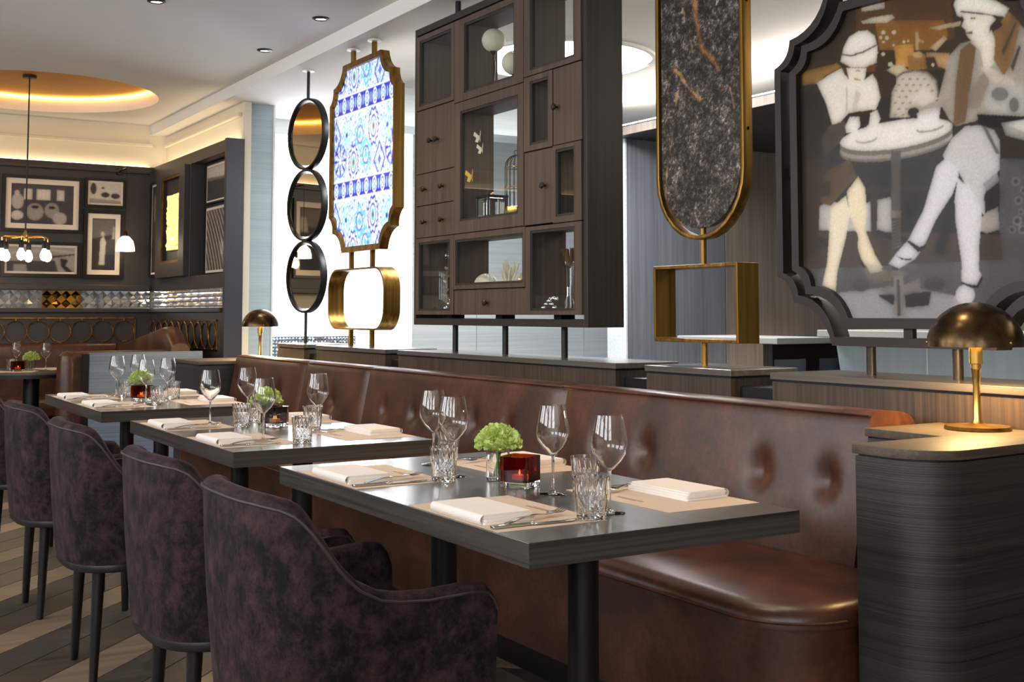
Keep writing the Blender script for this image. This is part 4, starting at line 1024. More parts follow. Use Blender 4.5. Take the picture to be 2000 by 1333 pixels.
console('dark end console at the far end of the leather banquette, carrying the far lamp', True)

# ---------------------------------------------------------------- dome table lamps
dome_pts = [(.131*math.cos(a), .124*math.sin(a)) for a in [PI/2*k/14 for k in range(15)]]
lamp_parts = [('base', MB().lathe([(.088, 0), (.089, .004), (.086, .011), (.03, .014), (.016, .018)], 40).mesh('base', M['brass'])),
    ('stem', MB().lathe([(.016, .016), (.012, .03), (.0095, .12), (.0125, .165), (.015, .170)], 20).mesh('stem', M['gold'])),
    ('socket', MB().lathe([(.014, .170), (.014, .182), (.0185, .184), (.0185, .232), (.012, .236)], 20).mesh('socket', M['gold'])),
    ('shade', MB().lathe([(r, .232+z) for r, z in dome_pts[:-1]] + [(.0005, .356)] + [(.0005, .353)] + [(max(r-.003, .0005), .232+z*.975) for r, z in dome_pts[:-1][::-1]] + [(.131, .232)], 48, capb=False, capt=False).mesh('shade', M['dark_brass'])),
    ('bulb', MB().ball((0, 0, .272), .024, 16, 10).mesh('bulb', M['lamp_glow']))]
screw = MB().ball((0, 0, 0), .004, 8, 6).mesh('screw', M['gold'])
def lamp(x, y, label, power):
    t = thing('table_lamp', label, 'table lamp', (x, y, .866), 0, 'brass dome table lamps')
    for nme, me in lamp_parts:
        o = link(nme, me, t)
        if nme == 'shade':
            for a in (-1.75, .35, 2.44): link('screw', screw, o, (.1305*math.cos(a), .1305*math.sin(a), .244))
    l = bpy.data.lights.new('lamp_light', 'POINT'); l.energy = power; l.color = (1.0, .66, .28); l.shadow_soft_size = .05
    o = bpy.data.objects.new('lamp_light', l); COL.objects.link(o); o.parent = t; o.location = (0, 0, .245)
lamp(2.852, 2.118, 'brass dome table lamp in front of the large café photograph', 24)
lamp(2.90, 8.06, 'far brass dome table lamp beside the round mirrors', 26)

# ---------------------------------------------------------------- tables
def dining_table(yc, half, label):
    t = thing('dining_table', label, 'table', (1.592, yc, 0), 0, 'grey oak dining tables')
    top = MB().box(-.36, .36, -half+.0015, half-.0015, .700, .75).build('table_top', M['table'], t, smooth=False, bevel=.0015)
    for s in (-1, 1): MB().box(-.36, .36, min(s*half, s*(half-.002)), max(s*half, s*(half-.002)), .7002, .7498).build('end_edge', M['table_end'], top, smooth=False)
    for s in (-1, 1):
        MB().box(-.22, .22, s*.335-.22*.3, s*.335+.22*.3, .688, .700).build('mount_plate', M['black'], t, smooth=False)
        MB().lathe([(.036, .012), (.036, .69)], 24, (0, s*.335, 0)).build('column', M['black'], t)
        MB().lathe([(.20, 0), (.20, .006), (.19, .012), (.04, .016)], 36, (0, s*.335, 0)).build('base', M['black'], t)
TB = {3: (2.583, .665, 'nearest'), 2: (4.307, .65, 'middle'), 1: (6.135, .665, 'farthest')}
dining_table(2.583, .665, 'nearest grey oak dining table with a red amber candle')
dining_table(4.307, .65, 'middle grey oak dining table with a smoky grey candle holder')
dining_table(6.135, .665, 'farthest of the three grey oak dining tables along the banquette')

# ---------------------------------------------------------------- velvet tub chairs
def chair_protos():
    # plan path of the shell, from one arm front round the back to the other
    path = []
    for k in range(9): path.append((.24 - .24*k/8, -1.0, 'arm'))
    n = 40; pts = []
    for k in range(10): pts.append((.257 - .267*(k/10)**1.5, -.28))
    for k in range(n+1):
        a = -PI/2 - PI*k/n; ca, sa = math.cos(a), math.sin(a); e = 2/3.1
        pts.append((-.01 + .24*math.copysign(abs(ca)**e, ca), .28*math.copysign(abs(sa)**e, sa)))
    for k in range(10): pts.append((.257 - .267*((9-k)/10)**1.5, .28))
    hx = [-.26, -.235, -.20, -.18, -.16, -.135, -.105, -.07, -.03, .01, .106, .2, .235, .250, .258]; hz = [.838, .836, .828, .817, .797, .761, .717, .676, .650, .637, .630, .637, .630, .612, .590]
    def height(x, y): return float(np.interp(x, hx, hz))
    th = .05; Z1 = .388
    def normal(i):
        a = pts[max(0, i-1)]; b = pts[min(len(pts)-1, i+1)]; d = Vector((b[0]-a[0], b[1]-a[1])).normalized(); return Vector((d.y, -d.x))  # outward?
    nrm = [normal(i) for i in range(len(pts))]
    for i, (p, q) in enumerate(zip(pts, nrm)):
        if Vector(p).dot(q) < 0 and p[0] < .2: nrm[i] = -q
    for i in range(len(pts)):
        if pts[i][0] >= .1: nrm[i] = Vector((0, -1 if pts[i][1] < 0 else 1))
    lev = 12
    def shell(i, j):
        x, y = pts[i]; nx, ny = nrm[i]; h = height(x, y)
        if j <= lev:
            z = Z1 + (h-.02-Z1)*j/lev; k = 1 - .11*(1-(z-Z1)/(.84-Z1))**1.6*(1 if x < .15 else .45)
            return (x*k if x < 0 else x, y*k, z)
        if j <= lev+5:
            a = PI*(j-lev)/5.0 if False else PI*(j-lev)/6.0
            r = th/2; c = Vector((x, y)) - Vector((nx, ny))*r
            k = 1 - .11*(1-(h-Z1)/(.84-Z1))**1.6*(1 if x < .15 else .45)
            px, py = c.x + nx*r*math.cos(a), c.y + ny*r*math.cos(a)
            return (px*k if x < 0 else px, py*k, h-.02+.02*math.sin(a))
        jj = j-lev-6; z = (h-.02) + (.44-h+.02)*jj/4
        k = 1 - .11*(1-(z-Z1)/(.84-Z1))**1.6*(1 if x < .15 else .45)
        px, py = x-nx*th, y-ny*th
        return (px*k if x < 0 else px, py*k, z)
    nv = lev+11
    b = MB().grid(shell, len(pts), nv)
    for row in (0, len(pts)-1): b.f.append(tuple(row*nv+k for k in range(nv)))
    sh_me = b.mesh('shell', M['velvet'], ang=60)
    pip = MB().tube([tuple(Vector(shell(i, lev)) + Vector((nrm[i].x*.002, nrm[i].y*.002, .002))) for i in range(len(pts))], .0034, 6).mesh('piping', M['piping'])
    foot = [( (p[0]*.89 if p[0] < 0 else p[0]*.985), p[1]*.89 if p[0] < .15 else p[1]*.95) for p in pts]
    rail = MB().prism([(x*.985, y*.985) for x, y in foot], 'z', .362, .389).mesh('seat_rail', M['blackwood'], bevel=.005)
    inner = [(p[0]-q.x*(th+.004), p[1]-q.y*(th+.004)) for p, q in zip(pts, nrm)]
    inner = [((x*.92 if x < 0 else x), y*.92) for x, y in inner]
    seat = MB().prism(inner, 'z', .389, .47).mesh('seat_cushion', M['velvet'], bevel=.02, seg=3)
    def leg(x, y, dx, dy):
        s0, s1 = .021, .0135; vs = []
        for z, s, ox, oy in ((.365, s0, 0, 0), (.004, s1, dx, dy), (0, s1-.003, dx, dy)):
            vs += [(x+ox+s*math.cos(2*PI*k/12), y+oy+s*math.sin(2*PI*k/12), z) for k in range(12)]
        fs = [(r*12+k, r*12+(k+1) % 12, (r+1)*12+(k+1) % 12, (r+1)*12+k) for r in range(2) for k in range(12)] + [tuple(range(12)), tuple(range(24, 36))]
        return MB().add(vs, fs).mesh('leg', M['blackwood'])
    legs = [leg(-.125, -.15, -.012, -.005), leg(-.125, .15, -.012, .005), leg(.17, -.19, .008, -.004), leg(.17, .19, .008, .004)]
    return [('shell', sh_me), ('seat_cushion', seat), ('seat_rail', rail)] + [('leg', l) for l in legs], pip
chair_parts, pip_me = chair_protos()
def chair(x, y, rz, label):
    t = thing('tub_chair', label, 'chair', (x, y, 0), rz, 'plum velvet tub chairs')
    for nme, me in chair_parts:
        o = link(nme, me, t)
        if nme == 'shell': link('piping', pip_me, o)
for y, rz, lab in ((2.40, 0.0, 'nearest plum velvet tub chair, cut by the lower edge'), (3.11, 0.01, 'second nearest plum velvet tub chair'),
                   (4.14, -0.015, 'third plum velvet tub chair from the front, its two rear legs in view'), (5.08, 0.01, 'fourth plum velvet tub chair from the front'),
                   (6.22, 0.0, 'farthest plum velvet tub chair, cut by the left edge')):
    chair(1.03, y, rz, lab)

# ---------------------------------------------------------------- corner booth
t = thing('corner_booth', 'brown leather corner booth bench with a wing rising along the side wall', 'bench', (0, 0, 0))
def roll(pts, w, z0, tops, name):
    # upholstered back: section swept along a plan path with changing height
    n = len(pts); prof = [(-.5, 0), (-.5, .80), (-.46, .92), (-.3, .985), (0, 1.0), (.3, .985), (.46, .92), (.5, .80), (.5, 0)]
    def fn(i, j):
        a = Vector(pts[max(0, i-1)]); c = Vector(pts[min(n-1, i+1)]); d = (c-a).normalized(); q = Vector((-d.y, d.x)); p = Vector(pts[i]) + q*prof[j][0]*w
        return (p.x, p.y, z0 + (tops[i]-z0)*prof[j][1] if prof[j][1] < .9 else tops[i]-.05*(1-prof[j][1])*8)
    b = MB().grid(fn, n, len(prof)); m = len(prof); b.f += [tuple(range(m)), tuple(range((n-1)*m, n*m))]
    return b.build(name, M['leather'], t, ang=50)
roll([(1.84+.04*k, 9.335) for k in range(20)], .15, .3, [.905]*20, 'front_arm')
MB().lathe([(.075, .0), (.082, .3), (.08, .8), (.07, .87), (.04, .90), (.0005, .907)], 24, (1.85, 9.337, 0)).build('arm_end', M['leather'], t)
roll([(2.70, 9.335+.1*k) for k in range(20)], .16, .3, [.90 + .185*math.sin(PI/2*min(1, (k+.6)/3.2)) if k < 4 else 1.085 - .16*min(1, (k-3)/13) for k in range(20)], 'side_wing')
roll([(-.8+.18*k, 11.18) for k in range(20)], .15, .3, [.925]*20, 'rear_back')
MB().box(-.8, 2.6, 10.65, 11.1, .30, .46).build('rear_seat', M['leather'], t, bevel=.03, seg=3)
MB().box(2.2, 2.62, 9.42, 10.65, .30, .46).build('side_seat', M['leather'], t, bevel=.03, seg=3)
MB().box(-.8, 2.6, 10.75, 11.25, 0, .30).box(2.3, 2.76, 9.42, 10.75, 0, .30).build('bench_base', M['black'], t, smooth=False)
o = MB().box(1.975, 2.84, 9.205, 9.24, 0, .895).build('divider_panel', M['divider'], smooth=False, bevel=.003); tag(o, 'low grey ribbed divider panel behind the farthest dining table', 'divider')
o2 = MB().box(1.93, 1.975, 9.20, 9.245, 0, .885).build('end_post', M['black'], smooth=False); o2.parent = o
# gold circle lattices
def lattice(name, label, a0, a1, z0, z1, n, put):
    t = thing(name, label, 'lattice', (0, 0, 0))
    bars = MB()
    for q in ((a0, a1, z0, z0+.012), (a0, a1, z1-.012, z1), (a0, a0+.012, z0, z1), (a1-.012, a1, z0, z1)):
        b = MB(); b.add([put(q[0], q[2], 0), put(q[1], q[2], 0), put(q[1], q[3], 0), put(q[0], q[3], 0), put(q[0], q[2], .01), put(q[1], q[2], .01), put(q[1], q[3], .01), put(q[0], q[3], .01)], [(0,1,2,3),(4,5,6,7),(0,1,5,4),(1,2,6,5),(2,3,7,6),(3,0,4,7)])
        b.build('frame_bar', M['brass'], t, smooth=False)
    d = (a1-a0-.03)/n; zc = (z0+z1)/2; r = min(d/2, (z1-z0)/2-.025)
    for k in range(n):
        c = a0+.015+d*(k+.5)
        rg = MB().tube([put(c+(d/2-.002)*math.cos(2*PI*i/32), zc+r*math.sin(2*PI*i/32), .006) for i in range(32)], .0048, 6, True).build('ring', M['brass'], t)
        for s in (1, -1): MB().tube([put(c, zc+s*r, .006), put(c, zc+s*((z1-z0)/2-.006), .006)], .004, 6).build('pin', M['brass'], rg)
lattice('circle_lattice', 'brass lattice of rings above the rear booth bench', .735, 2.86, .895, 1.155, 11, lambda a, z, h: (a, 11.39-h, z))
lattice('circle_lattice', 'brass lattice of rings on the side wall beside the pier', 9.34, 11.36, .885, 1.14, 10, lambda a, z, h: (2.998-h, a, z))
# booth table
t = thing('booth_table', 'black edged booth table at the far left with a wine glass and flowers', 'table', (1.68, 9.85, 0))
MB().lathe([(.44, .715), (.445, .72), (.445, .742), (.44, .747)], 48).build('table_top', M['table'], t); MB().lathe([(.446, .70), (.446, .728)], 48).build('edge_band', M['black'], t)
MB().lathe([(.06, .012), (.06, .705)], 24).build('column', M['black'], t); MB().lathe([(.24, 0), (.24, .008), (.06, .016)], 36).build('base', M['black'], t)

# ---------------------------------------------------------------- pictures in the corner
def small_picture(label, a0, a1, z0, z1, painter, put, border=.035, fr=.022, res=(90, 70)):
    t = thing('framed_picture', label, 'picture', (0, 0, 0), 0, 'framed black and white pictures in the corner')
    def slab(q, d0, d1, nm, mt, hole=None):
        P = rect(*q)
        if hole:
            H = rect(*hole); b = MB(); vs = [put(a, z, d) for d in (d0, d1) for L in (P, H) for a, z in L]; fs = []
            for i in range(4):
                j = (i+1) % 4; fs += [(i, 4+i, 4+j, j), (8+i, 8+j, 12+j, 12+i), (i, j, 8+j, 8+i), (4+i, 12+i, 12+j, 4+j)]
            b.add(vs, fs)
        else:
            b = MB(); b.add([put(a, z, d) for d in (d0, d1) for a, z in P], [(0,1,2,3),(4,5,6,7),(0,1,5,4),(1,2,6,5),(2,3,7,6),(3,0,4,7)])
        return b.build(nm, mt, t, smooth=False)
    slab((a0-fr, a1+fr, z0-fr, z1+fr), 0.0, .03, 'frame', M['blackwood'], (a0, a1, z0, z1))
    slab((a0, a1, z0, z1), 0.001, .012, 'mat_board', M['mat_board'])
    cv = Canvas(res[0], res[1], (120, 116, 112)); painter(cv); cv.tone(12, .7, .55, 1.1); cv.grain(.16); cv.blur(1)
    cv.build('photo_print', M['print'], lambda u, v: put(a0+border+(a1-a0-2*border)*u, z0+border+(z1-z0-2*border)*v, .014), t)
def pic_tables(c):
    c.poly([(0, .6), (1, .6), (1, 1), (0, 1)], (74, 72, 80)); c.poly([(0, 0), (1, 0), (1, .6), (0, .6)], (70, 68, 74))
    for x in (.2, .4, .72): c.poly([(x, .6), (x+.13, .6), (x+.13, .88), (x, .88)], (204, 200, 192))
    c.poly([(.41, .6), (.62, .6), (.62, .88), (.41, .88)], (210, 206, 198))
    c.oval(.1, .55, .1, .2, (176, 172, 170)); c.oval(.09, .75, .045, .08, (190, 186, 182)); c.oval(.38, .3, .14, .22, (150, 146, 144)); c.oval(.65, .35, .12, .2, (146, 142, 140)); c.oval(.38, .42, .06, .04, (50, 48, 50)); c.oval(.65, .42, .05, .04, (50, 48, 50))
    c.oval(.1, .2, .1, .12, (196, 194, 194)); c.oval(.78, .15, .12, .16, (170, 166, 160)); c.poly([(.88, .0), (1, 0), (1, .3), (.9, .2)], (70, 66, 66))
def pic_boat(c):
    c.a[:] = lin((.80, .78, .74)); c.oval(.12, .7, .09, .28, (70, 66, 66)); c.oval(.5, .42, .13, .12, (66, 62, 62)); c.oval(.82, .38, .14, .13, (70, 66, 66)); c.oval(.42, .75, .05, .05, (90, 86, 84)); c.poly([(.0, .0), (1, 0), (1, .15), (0, .22)], (150, 146, 140))
def pic_dance(c):
    c.a[:] = lin((.62, .60, .58)); c.poly([(0, 0), (.75, 0), (.7, .45), (0, .4)], (74, 72, 72)); c.poly([(.1, 0), (.3, 0), (.28, .3), (.1, .3)], (150, 148, 146)); c.poly([(.78, .55), (.9, .5), (.86, .25), (.98, 0), (.88, 0), (.8, .22)], (50, 46, 46)); c.poly([(0, .75), (.6, .95), (1, .82), (1, .74), (.6, .85), (0, .65)], (180, 176, 172)); c.poly([(.6, .62), (1, .75), (1, .70), (.62, .55)], (70, 66, 66))
def pic_street(c):
    c.a[:] = lin((.24, .22, .21)); c.poly([(.0, .6), (1, .7), (1, 1), (0, 1)], (110, 104, 98)); c.poly([(.3, .1), (.55, .1), (.6, .55), (.5, .66), (.35, .6)], (200, 192, 180)); c.oval(.45, .7, .09, .05, (190, 180, 168)); c.poly([(.85, .6), (1, .6), (1, .85), (.9, .85)], (170, 164, 156)); c.poly([(.55, .02), (1, .02), (1, .4), (.6, .35)], (52, 52, 62))
def pic_plain(c):
    c.poly([(0, .62), (1, .7), (1, 1), (0, 1)], (196, 188, 178)); c.poly([(0, 0), (1, 0), (1, .6), (0, .55)], (62, 64, 72)); c.poly([(.0, .55), (1, .6), (1, .68), (0, .62)], (120, 112, 106))
def pic_stripes(c):
    c.a[:] = lin((.70, .67, .64)); w = np.sin((c.U*1.0-c.V*.45-.25*c.V**2)*46); c.a[w > 0.1] = lin((.22, .20, .21))
def pic_dark(c):
    c.a[:] = lin((.25, .23, .23)); c.oval(.5, .75, .3, .16, (110, 104, 98)); c.poly([(.2, 0), (.8, 0), (.6, .5), (.3, .5)], (66, 60, 58))
pb = lambda a, z, d: (a, 11.40-d, z)
small_picture('wide framed photograph of café seats, largest on the rear wall', 1.682, 2.318, 1.965, 2.425, pic_tables, pb, .048, .03)
small_picture('small framed photograph with a pale ground, highest beside the corner', 2.394, 2.718, 2.212, 2.440, pic_boat, pb, .018, .025, (60, 44))
small_picture('wide low framed photograph under the café seats picture', 1.687, 2.313, 1.555, 1.820, pic_dance, pb, .02, .03, (100, 44))
small_picture('tall framed photograph of a street figure behind the white pendant lamp', 2.40, 2.70, 1.555, 2.13, pic_street, pb, .045, .035, (50, 90))
small_picture('large framed portrait photograph on the rear wall, added out of view for the mirrors to reflect', -.25, .62, 1.60, 2.40, pic_street, pb, .06, .03)  # this and the next two are added to lighten the mirrors' view
small_picture('framed photograph with a pale sky on the rear wall, added out of view for the mirrors to reflect', .80, 1.50, 1.95, 2.43, pic_boat, pb, .04, .03)
small_picture('framed striped photograph on the rear wall, added out of view for the mirrors to reflect', .80, 1.50, 1.56, 1.82, pic_tables, pb, .03, .03)
psd = lambda a, z, d: (3.0-d, a, z)
psn = lambda a, z, d: (3.13-d, a, z)
small_picture('narrow dark framed photograph at the corner end of the side wall', 11.13, 11.36, 1.56, 2.42, pic_dark, psd, .02, .02, (40, 90))
small_picture('upper framed photograph in the side wall niche', 9.48, 10.07, 2.15, 2.475, pic_plain, psn, .018, .016, (50, 60))
small_picture('lower framed photograph of curved stripes in the side wall niche', 9.48, 10.07, 1.54, 2.105, pic_stripes, psn, .022, .016, (50, 90))
# lit shadow box
t = thing('shadow_box', 'deep charcoal shadow box with a glowing textured gold panel', 'shadow box', (3.0, .51, 0))
MB().ring(rect(9.665, 10.575, 1.52, 2.50), rect(9.82, 10.41, 1.65, 2.434), 'x', -.05, 0).build('casing', M['charcoal'], t, smooth=False, bevel=.003)
MB().ring(rect(9.82, 10.41, 1.65, 2.434), rect(9.84, 10.39, 1.67, 2.414), 'x', -.045, -.03).build('inner_bead', M['brass'], t, smooth=False)
MB().box(-.025, -.001, 9.85, 10.26, 1.76, 2.27).build('light_box', M['brass'], t, smooth=False)
def crystal():
    b = MB(); na, nz = 14, 22
    h = np.random.rand(na+1, nz+1)*.018
    return b.grid(lambda i, j: (-.026-h[i, j], 9.855+.40*i/na, 1.765+.50*j/nz), na+1, nz+1)
m_c, tt, bb = newmat('glowing_crumpled_gold_glass'); bb.inputs['Base Color'].default_value = (*lin('#d8b060'), 1); bb.inputs['Roughness'].default_value = .2; bb.inputs['Metallic'].default_value = .6
bb.inputs['Emission Color'].default_value = (*lin('#ffcf80'), 1); f_ = noise(tt, coords(tt), 22, 3); mm = N(tt, 'ShaderNodeMath', operation='MULTIPLY'); mm.inputs[1].default_value = 2.2; tt.links.new(f_, mm.inputs[0]); tt.links.new(mm.outputs[0], bb.inputs['Emission Strength'])
crystal().build('crumpled_glass', m_c, t, smooth=False)

# ---------------------------------------------------------------- hanging lights in the corner
t = thing('chandelier', 'small brass chandelier with bare round bulbs over the booth table', 'chandelier', (1.665, 10.2, 0))
MB().lathe([(.055, 3.15), (.055, 3.125), (.01, 3.12)], 24).build('canopy', M['black'], t); MB().tube([(0, 0, 1.86), (0, 0, 3.125)], .006, 8).build('rod', M['black'], t)
MB().lathe([(.008, 1.87), (.014, 1.85), (.022, 1.83), (.024, 1.80), (.012, 1.78)], 16).build('hub', M['gold'], t)
for k in range(6):
    a = math.radians(12+60*k); l = .185
    e = (l*math.cos(a), l*math.sin(a))
    o = MB().tube([(0, 0, 1.815), (e[0]*.9, e[1]*.9, 1.815), (e[0], e[1], 1.805), (e[0], e[1], 1.775)], .0065, 8).build('arm', M['gold'], t)
    MB().lathe([(.019, 1.715), (.020, 1.765), (.012, 1.78)], 14, (e[0], e[1], 0)).build('socket', M['black'], o)
    MB().lathe([(.0005, 1.615), (.022, 1.625), (.034, 1.652), (.030, 1.68), (.016, 1.705), (.014, 1.716)], 18, (e[0], e[1], 0)).build('bulb', M['bulb'], o)
def pendant(x, label):
  t = thing('pendant_lamp', label, 'pendant lamp', (x, 11.1, 0), 0, 'opal pendant lamps')
  MB().lathe([(.085, 1.768), (.083, 1.81), (.068, 1.865), (.035, 1.902), (.02, 1.908)], 32, capb=False, capt=False).build('shade', M['opal'], t)
  MB().lathe([(.02, 1.905), (.018, 1.93), (.012, 1.945), (.004, 1.96)], 16).build('cap', M['dark_brass'], t); MB().tube([(0, 0, 1.955), (0, 0, 2.54)], .003, 6).build('cord', M['black'], t)
  MB().tube([(0, .30, 2.54), (0, 0, 2.545)], .009, 8).build('wall_arm', M['dark_brass'], t); MB().lathe([(.035, 0), (.03, .02)], 16).xf(Matrix.Translation((0, .30, 2.54)) @ Matrix.Rotation(PI/2, 4, 'X')).build('wall_plate', M['dark_brass'], t)
pendant(2.68, 'white opal glass pendant shade hanging from a wall arm in the corner')
pendant(.72, 'added white opal pendant shade along the rear wall, out of view, for the mirrors to reflect')  # unseen lamp added for the mirror reflections

# ---------------------------------------------------------------- bar in the background
t = thing('bar_counter', 'pale blue grey bar with slanted end behind the café photograph', 'bar', (0, 0, 0))
b = MB(); prof = [(5.0, 0), (5.6, 0), (5.6, 1.10), (4.9, 1.10), (4.9, 1.06)]
b.prism([(4.43, 0), (4.62, 1.06), (-.8, 1.06), (-.8, 0)], 'x', 5.0, 5.05).build('front_panel', M['barfront'], t, smooth=False)
b2 = MB().box(4.9, 5.6, -.8, 4.66, 1.06, 1.10).build('counter_top', M['bartop'], t, smooth=False, bevel=.004)
for y in (4.0, 3.3, 2.6, 1.9): MB().box(4.996, 5.0, y-.003, y+.003, 0.02, 1.05).build('panel_joint', M['white_trim'], t, smooth=False)
t = thing('high_table', 'thin topped high table with dark stools behind the stone panel', 'table', (0, 0, 0))
MB().box(4.93, 5.42, 5.0, 5.9, 1.01, 1.048).build('table_top', M['bartop'], t, smooth=False, bevel=.004); MB().box(5.30, 5.40, 5.4, 5.5, 0, 1.01).build('leg', M['black'], t, smooth=False)
MB().box(4.95, 5.62, 5.06, 5.10, .3, 1.01).build('back_panel', M['black'], t, smooth=False)
def stool(x, y, label):
    t = thing('bar_stool', label, 'stool', (x, y, 0), 0, 'dark bar stools')
    MB().grid(lambda i, j: ((-.12+.24*i/12), -.10-.04*math.cos((i-6)/6*1.3)+.0*j, .80+.14*j/4), 13, 5).build('backrest', M['stool'], t)
    MB().prism([(.14*math.cos(a*PI/10), .13*math.sin(a*PI/10)) for a in range(20)], 'z', .68, .75).build('seat', M['stool'], t, bevel=.015)
    for sx, sy in ((1, 1), (1, -1), (-1, 1), (-1, -1)): MB().tube([(sx*.09, sy*.09, .69), (sx*.15, sy*.14, 0)], .012, 8).build('leg', M['black'], t)
    for s in (-1, 1): MB().tube([(s*.10, -.10, .72), (s*.10, -.118, .84)], .008, 6).build('back_post', M['black'], t)
stool(4.72, 4.80, 'dark bar stool back, left one beneath the high table'); stool(5.065, 4.80, 'dark bar stool back, right one beneath the high table')

# ---------------------------------------------------------------- tableware
def revolve_wall(outer, t, n=28):
    inner = [(max(r-t, .0005), z) for r, z in outer[::-1]]
    return outer + inner
bowl_o = [(.0045, .094), (.011, .098), (.026, .114), (.037, .131), (.0412, .146), (.0400, .164), (.0358, .190), (.0305, .216)]
bowl_me = MB().lathe(bowl_o + [(.0297, .216)] + [(max(r-.0010, .0008), z+.0010) for r, z in bowl_o[::-1][1:]], 36, capb=True, capt=True).mesh('bowl', M['glass'])
stem_me = MB().lathe([(.034, 0), (.0345, .0012), (.030, .0026), (.012, .005), (.0045, .010), (.0034, .02), (.0032, .07), (.0038, .088), (.0046, .0942)], 32).mesh('stem', M['glass'])
def cutmod(a, k): return 1 + (.032*math.cos(16*a + (PI if k % 2 else 0)) if 2 <= k <= 8 else 0) + (.018*math.cos(16*a) if k in (9, 10) else 0)
tum_prof = [(.028, 0), (.0305, .002), (.0312, .006), (.0315, .014), (.0318, .022), (.0322, .030), (.0328, .038), (.0334, .046), (.034, .054), (.035, .066), (.036, .078), (.0372, .090)]
tum_me = MB().lathe(tum_prof + [(.0352, .090), (.034, .07), (.032, .05), (.030, .03), (.0285, .016), (.015, .013), (.0006, .0125)], 64, mod=lambda a, k: cutmod(a, k) if k < 12 else 1).mesh('tumbler', M['glass'], ang=12)
mat_me = MB().box(-.135, .135, -.20, .20, 0, .0008).mesh('placemat', M['kraft'], smooth=False)
ink_me = MB().box(-.004, .004, -.05, .05, .0008, .0010).box(.006, .009, -.035, .03, .0008, .0010).mesh('print_line', M['ink'], smooth=False)
def napkin_mesh():
    b = MB()
    def layer(z0, z1, dx, dy, w, l):
        n = 22
        for k in range(1): pass
        b.grid(lambda i, j: (dx + w*(-.5 + [0, 0, .5, 1, 1][0 if j == 0 else 1 if j == 1 else 2 if j == 2 else 3 if j == 3 else 4]) if False else dx + w*(-.5+i/(n-1)), dy + [-.5, -.5, 0, .5, .5][j]*l, [z0, z1-.001*math.cos(i*.7), z1+.0015*math.sin(i*.5), z1-.001*math.cos(i*.6), z0][j]), n, 5)
    for k, (z0, z1, dx, dy, w, l) in enumerate(((0, .0055, 0, 0, .128, .226), (.0058, .0115, .001, -.002, .125, .223), (.0118, .0165, .0, .003, .122, .219), (.0168, .0205, -.002, .001, .118, .216))):
        b.prism(rrect(dx-w/2, dx+w/2, dy-l/2, dy+l/2, .006, 3), 'z', z0, z1)
    # folded edge wraps round the diner's side
    b.grid(lambda i, j: (-.060 - .0105*math.sin(PI*j/8), -.109 + .218*i/10, .0103-.0103*math.cos(PI*j/8)), 11, 9)
    return b.mesh('napkin', M['linen'], bevel=0)
nap_me = napkin_mesh()
def knife_meshes():
    h = MB().prism([(-.105, -.0055), (-.10, -.0065), (-.03, -.0045), (-.008, -.003), (-.008, .003), (-.03, .0045), (-.10, .0065), (-.105, .0055)], 'z', .0005, .0055).mesh('handle', M['chrome'], bevel=.0015)
    bl = MB().prism([(-.012, -.0045), (0, -.008), (.06, -.009), (.095, -.006), (.107, .003), (.10, .004), (-.012, .0035)], 'z', .0015, .003).mesh('blade', M['chrome'], bevel=.0004)
    bo = MB().ball((-.009, 0, .003), .0058, 12, 8, .7).mesh('bolster', M['chrome'])
    return h, bl, bo
kn = knife_meshes()
def fork_meshes():
    h = MB().grid(lambda i, j: (-.10+.14*i/12, (.0045-.0022*(i/12))*(-1, -1, 1, 1)[j], .0022+.0085*math.sin(PI*i/12)*.6 + (-.001, .001, .001, -.001)[j]), 13, 4).mesh('handle', M['chrome'])
    head = MB().grid(lambda i, j: (.04+.022*i/5, (.003+.0085*min(1, i/3))*(-1, -1, 1, 1)[j], .003+.002*math.sin(i/5*PI) + (-.0008, .0008, .0008, -.0008)[j]), 6, 4).mesh('head', M['chrome'])
    tine = MB().tube([(.060, 0, .0035), (.080, 0, .0030), (.10, 0, .0065)], [.0014, .0013, .0007], 6).mesh('tine', M['chrome'])
    return h, head, tine
fk = fork_meshes()
WHERE = {('c', -1): 'chair side, near end', ('c', 1): 'chair side, far end', ('b', -1): 'bench side, near end', ('b', 1): 'bench side, far end'}
TOP = .7502
def setting(ti, side, end, dy=None):
    yc, half, nm = TB[ti]; off = {3: .343, 2: .325, 1: .31}[ti]; w = WHERE[side, end]
    y = yc + end*off; x = 1.372 if side == 'c' else 1.812; rz = 0 if side == 'c' else PI
    def loc(lx, ly, lz): c = math.cos(rz); return (x + c*lx, y + c*ly, TOP+lz)
    m = tag(link('placemat', mat_me, None, loc(0, 0, 0), rz), 'kraft paper placemat on the %s table, %s' % (nm, w), 'placemat', 'kraft paper placemats'); link('print_line', ink_me, m, (.09, 0, 0))
    j = random.uniform(-.04, .04)
    tag(link('napkin', nap_me, None, loc(-.06, -.008, .0012), rz+j), 'folded white napkin on the %s table, %s' % (nm, w), 'napkin', 'folded white napkins')
    k = thing('knife', 'steel table knife on the %s table, %s' % (nm, w), 'knife', loc(-.025, -.168, .0012), rz-.05+j, 'steel knives'); h = link('handle', kn[0], k); link('blade', kn[1], k); link('bolster', kn[2], h); k.scale = (1, 1.25, 1.15)
    f = thing('fork', 'steel fork crossing the knife on the %s table, %s' % (nm, w), 'fork', loc(.005, -.124, .006), rz+.36+j, 'steel forks'); link('handle', fk[0], f); hd = link('head', fk[1], f)
    for q in (-.0088, -.0029, .0029, .0088): link('tine', fk[2], f, (0, q, 0))
    f.scale = (1.05, 1.2, 1.1)
for ti in (3, 2, 1):
    for side in 'cb':
        for end in (-1, 1): setting(ti, side, end)
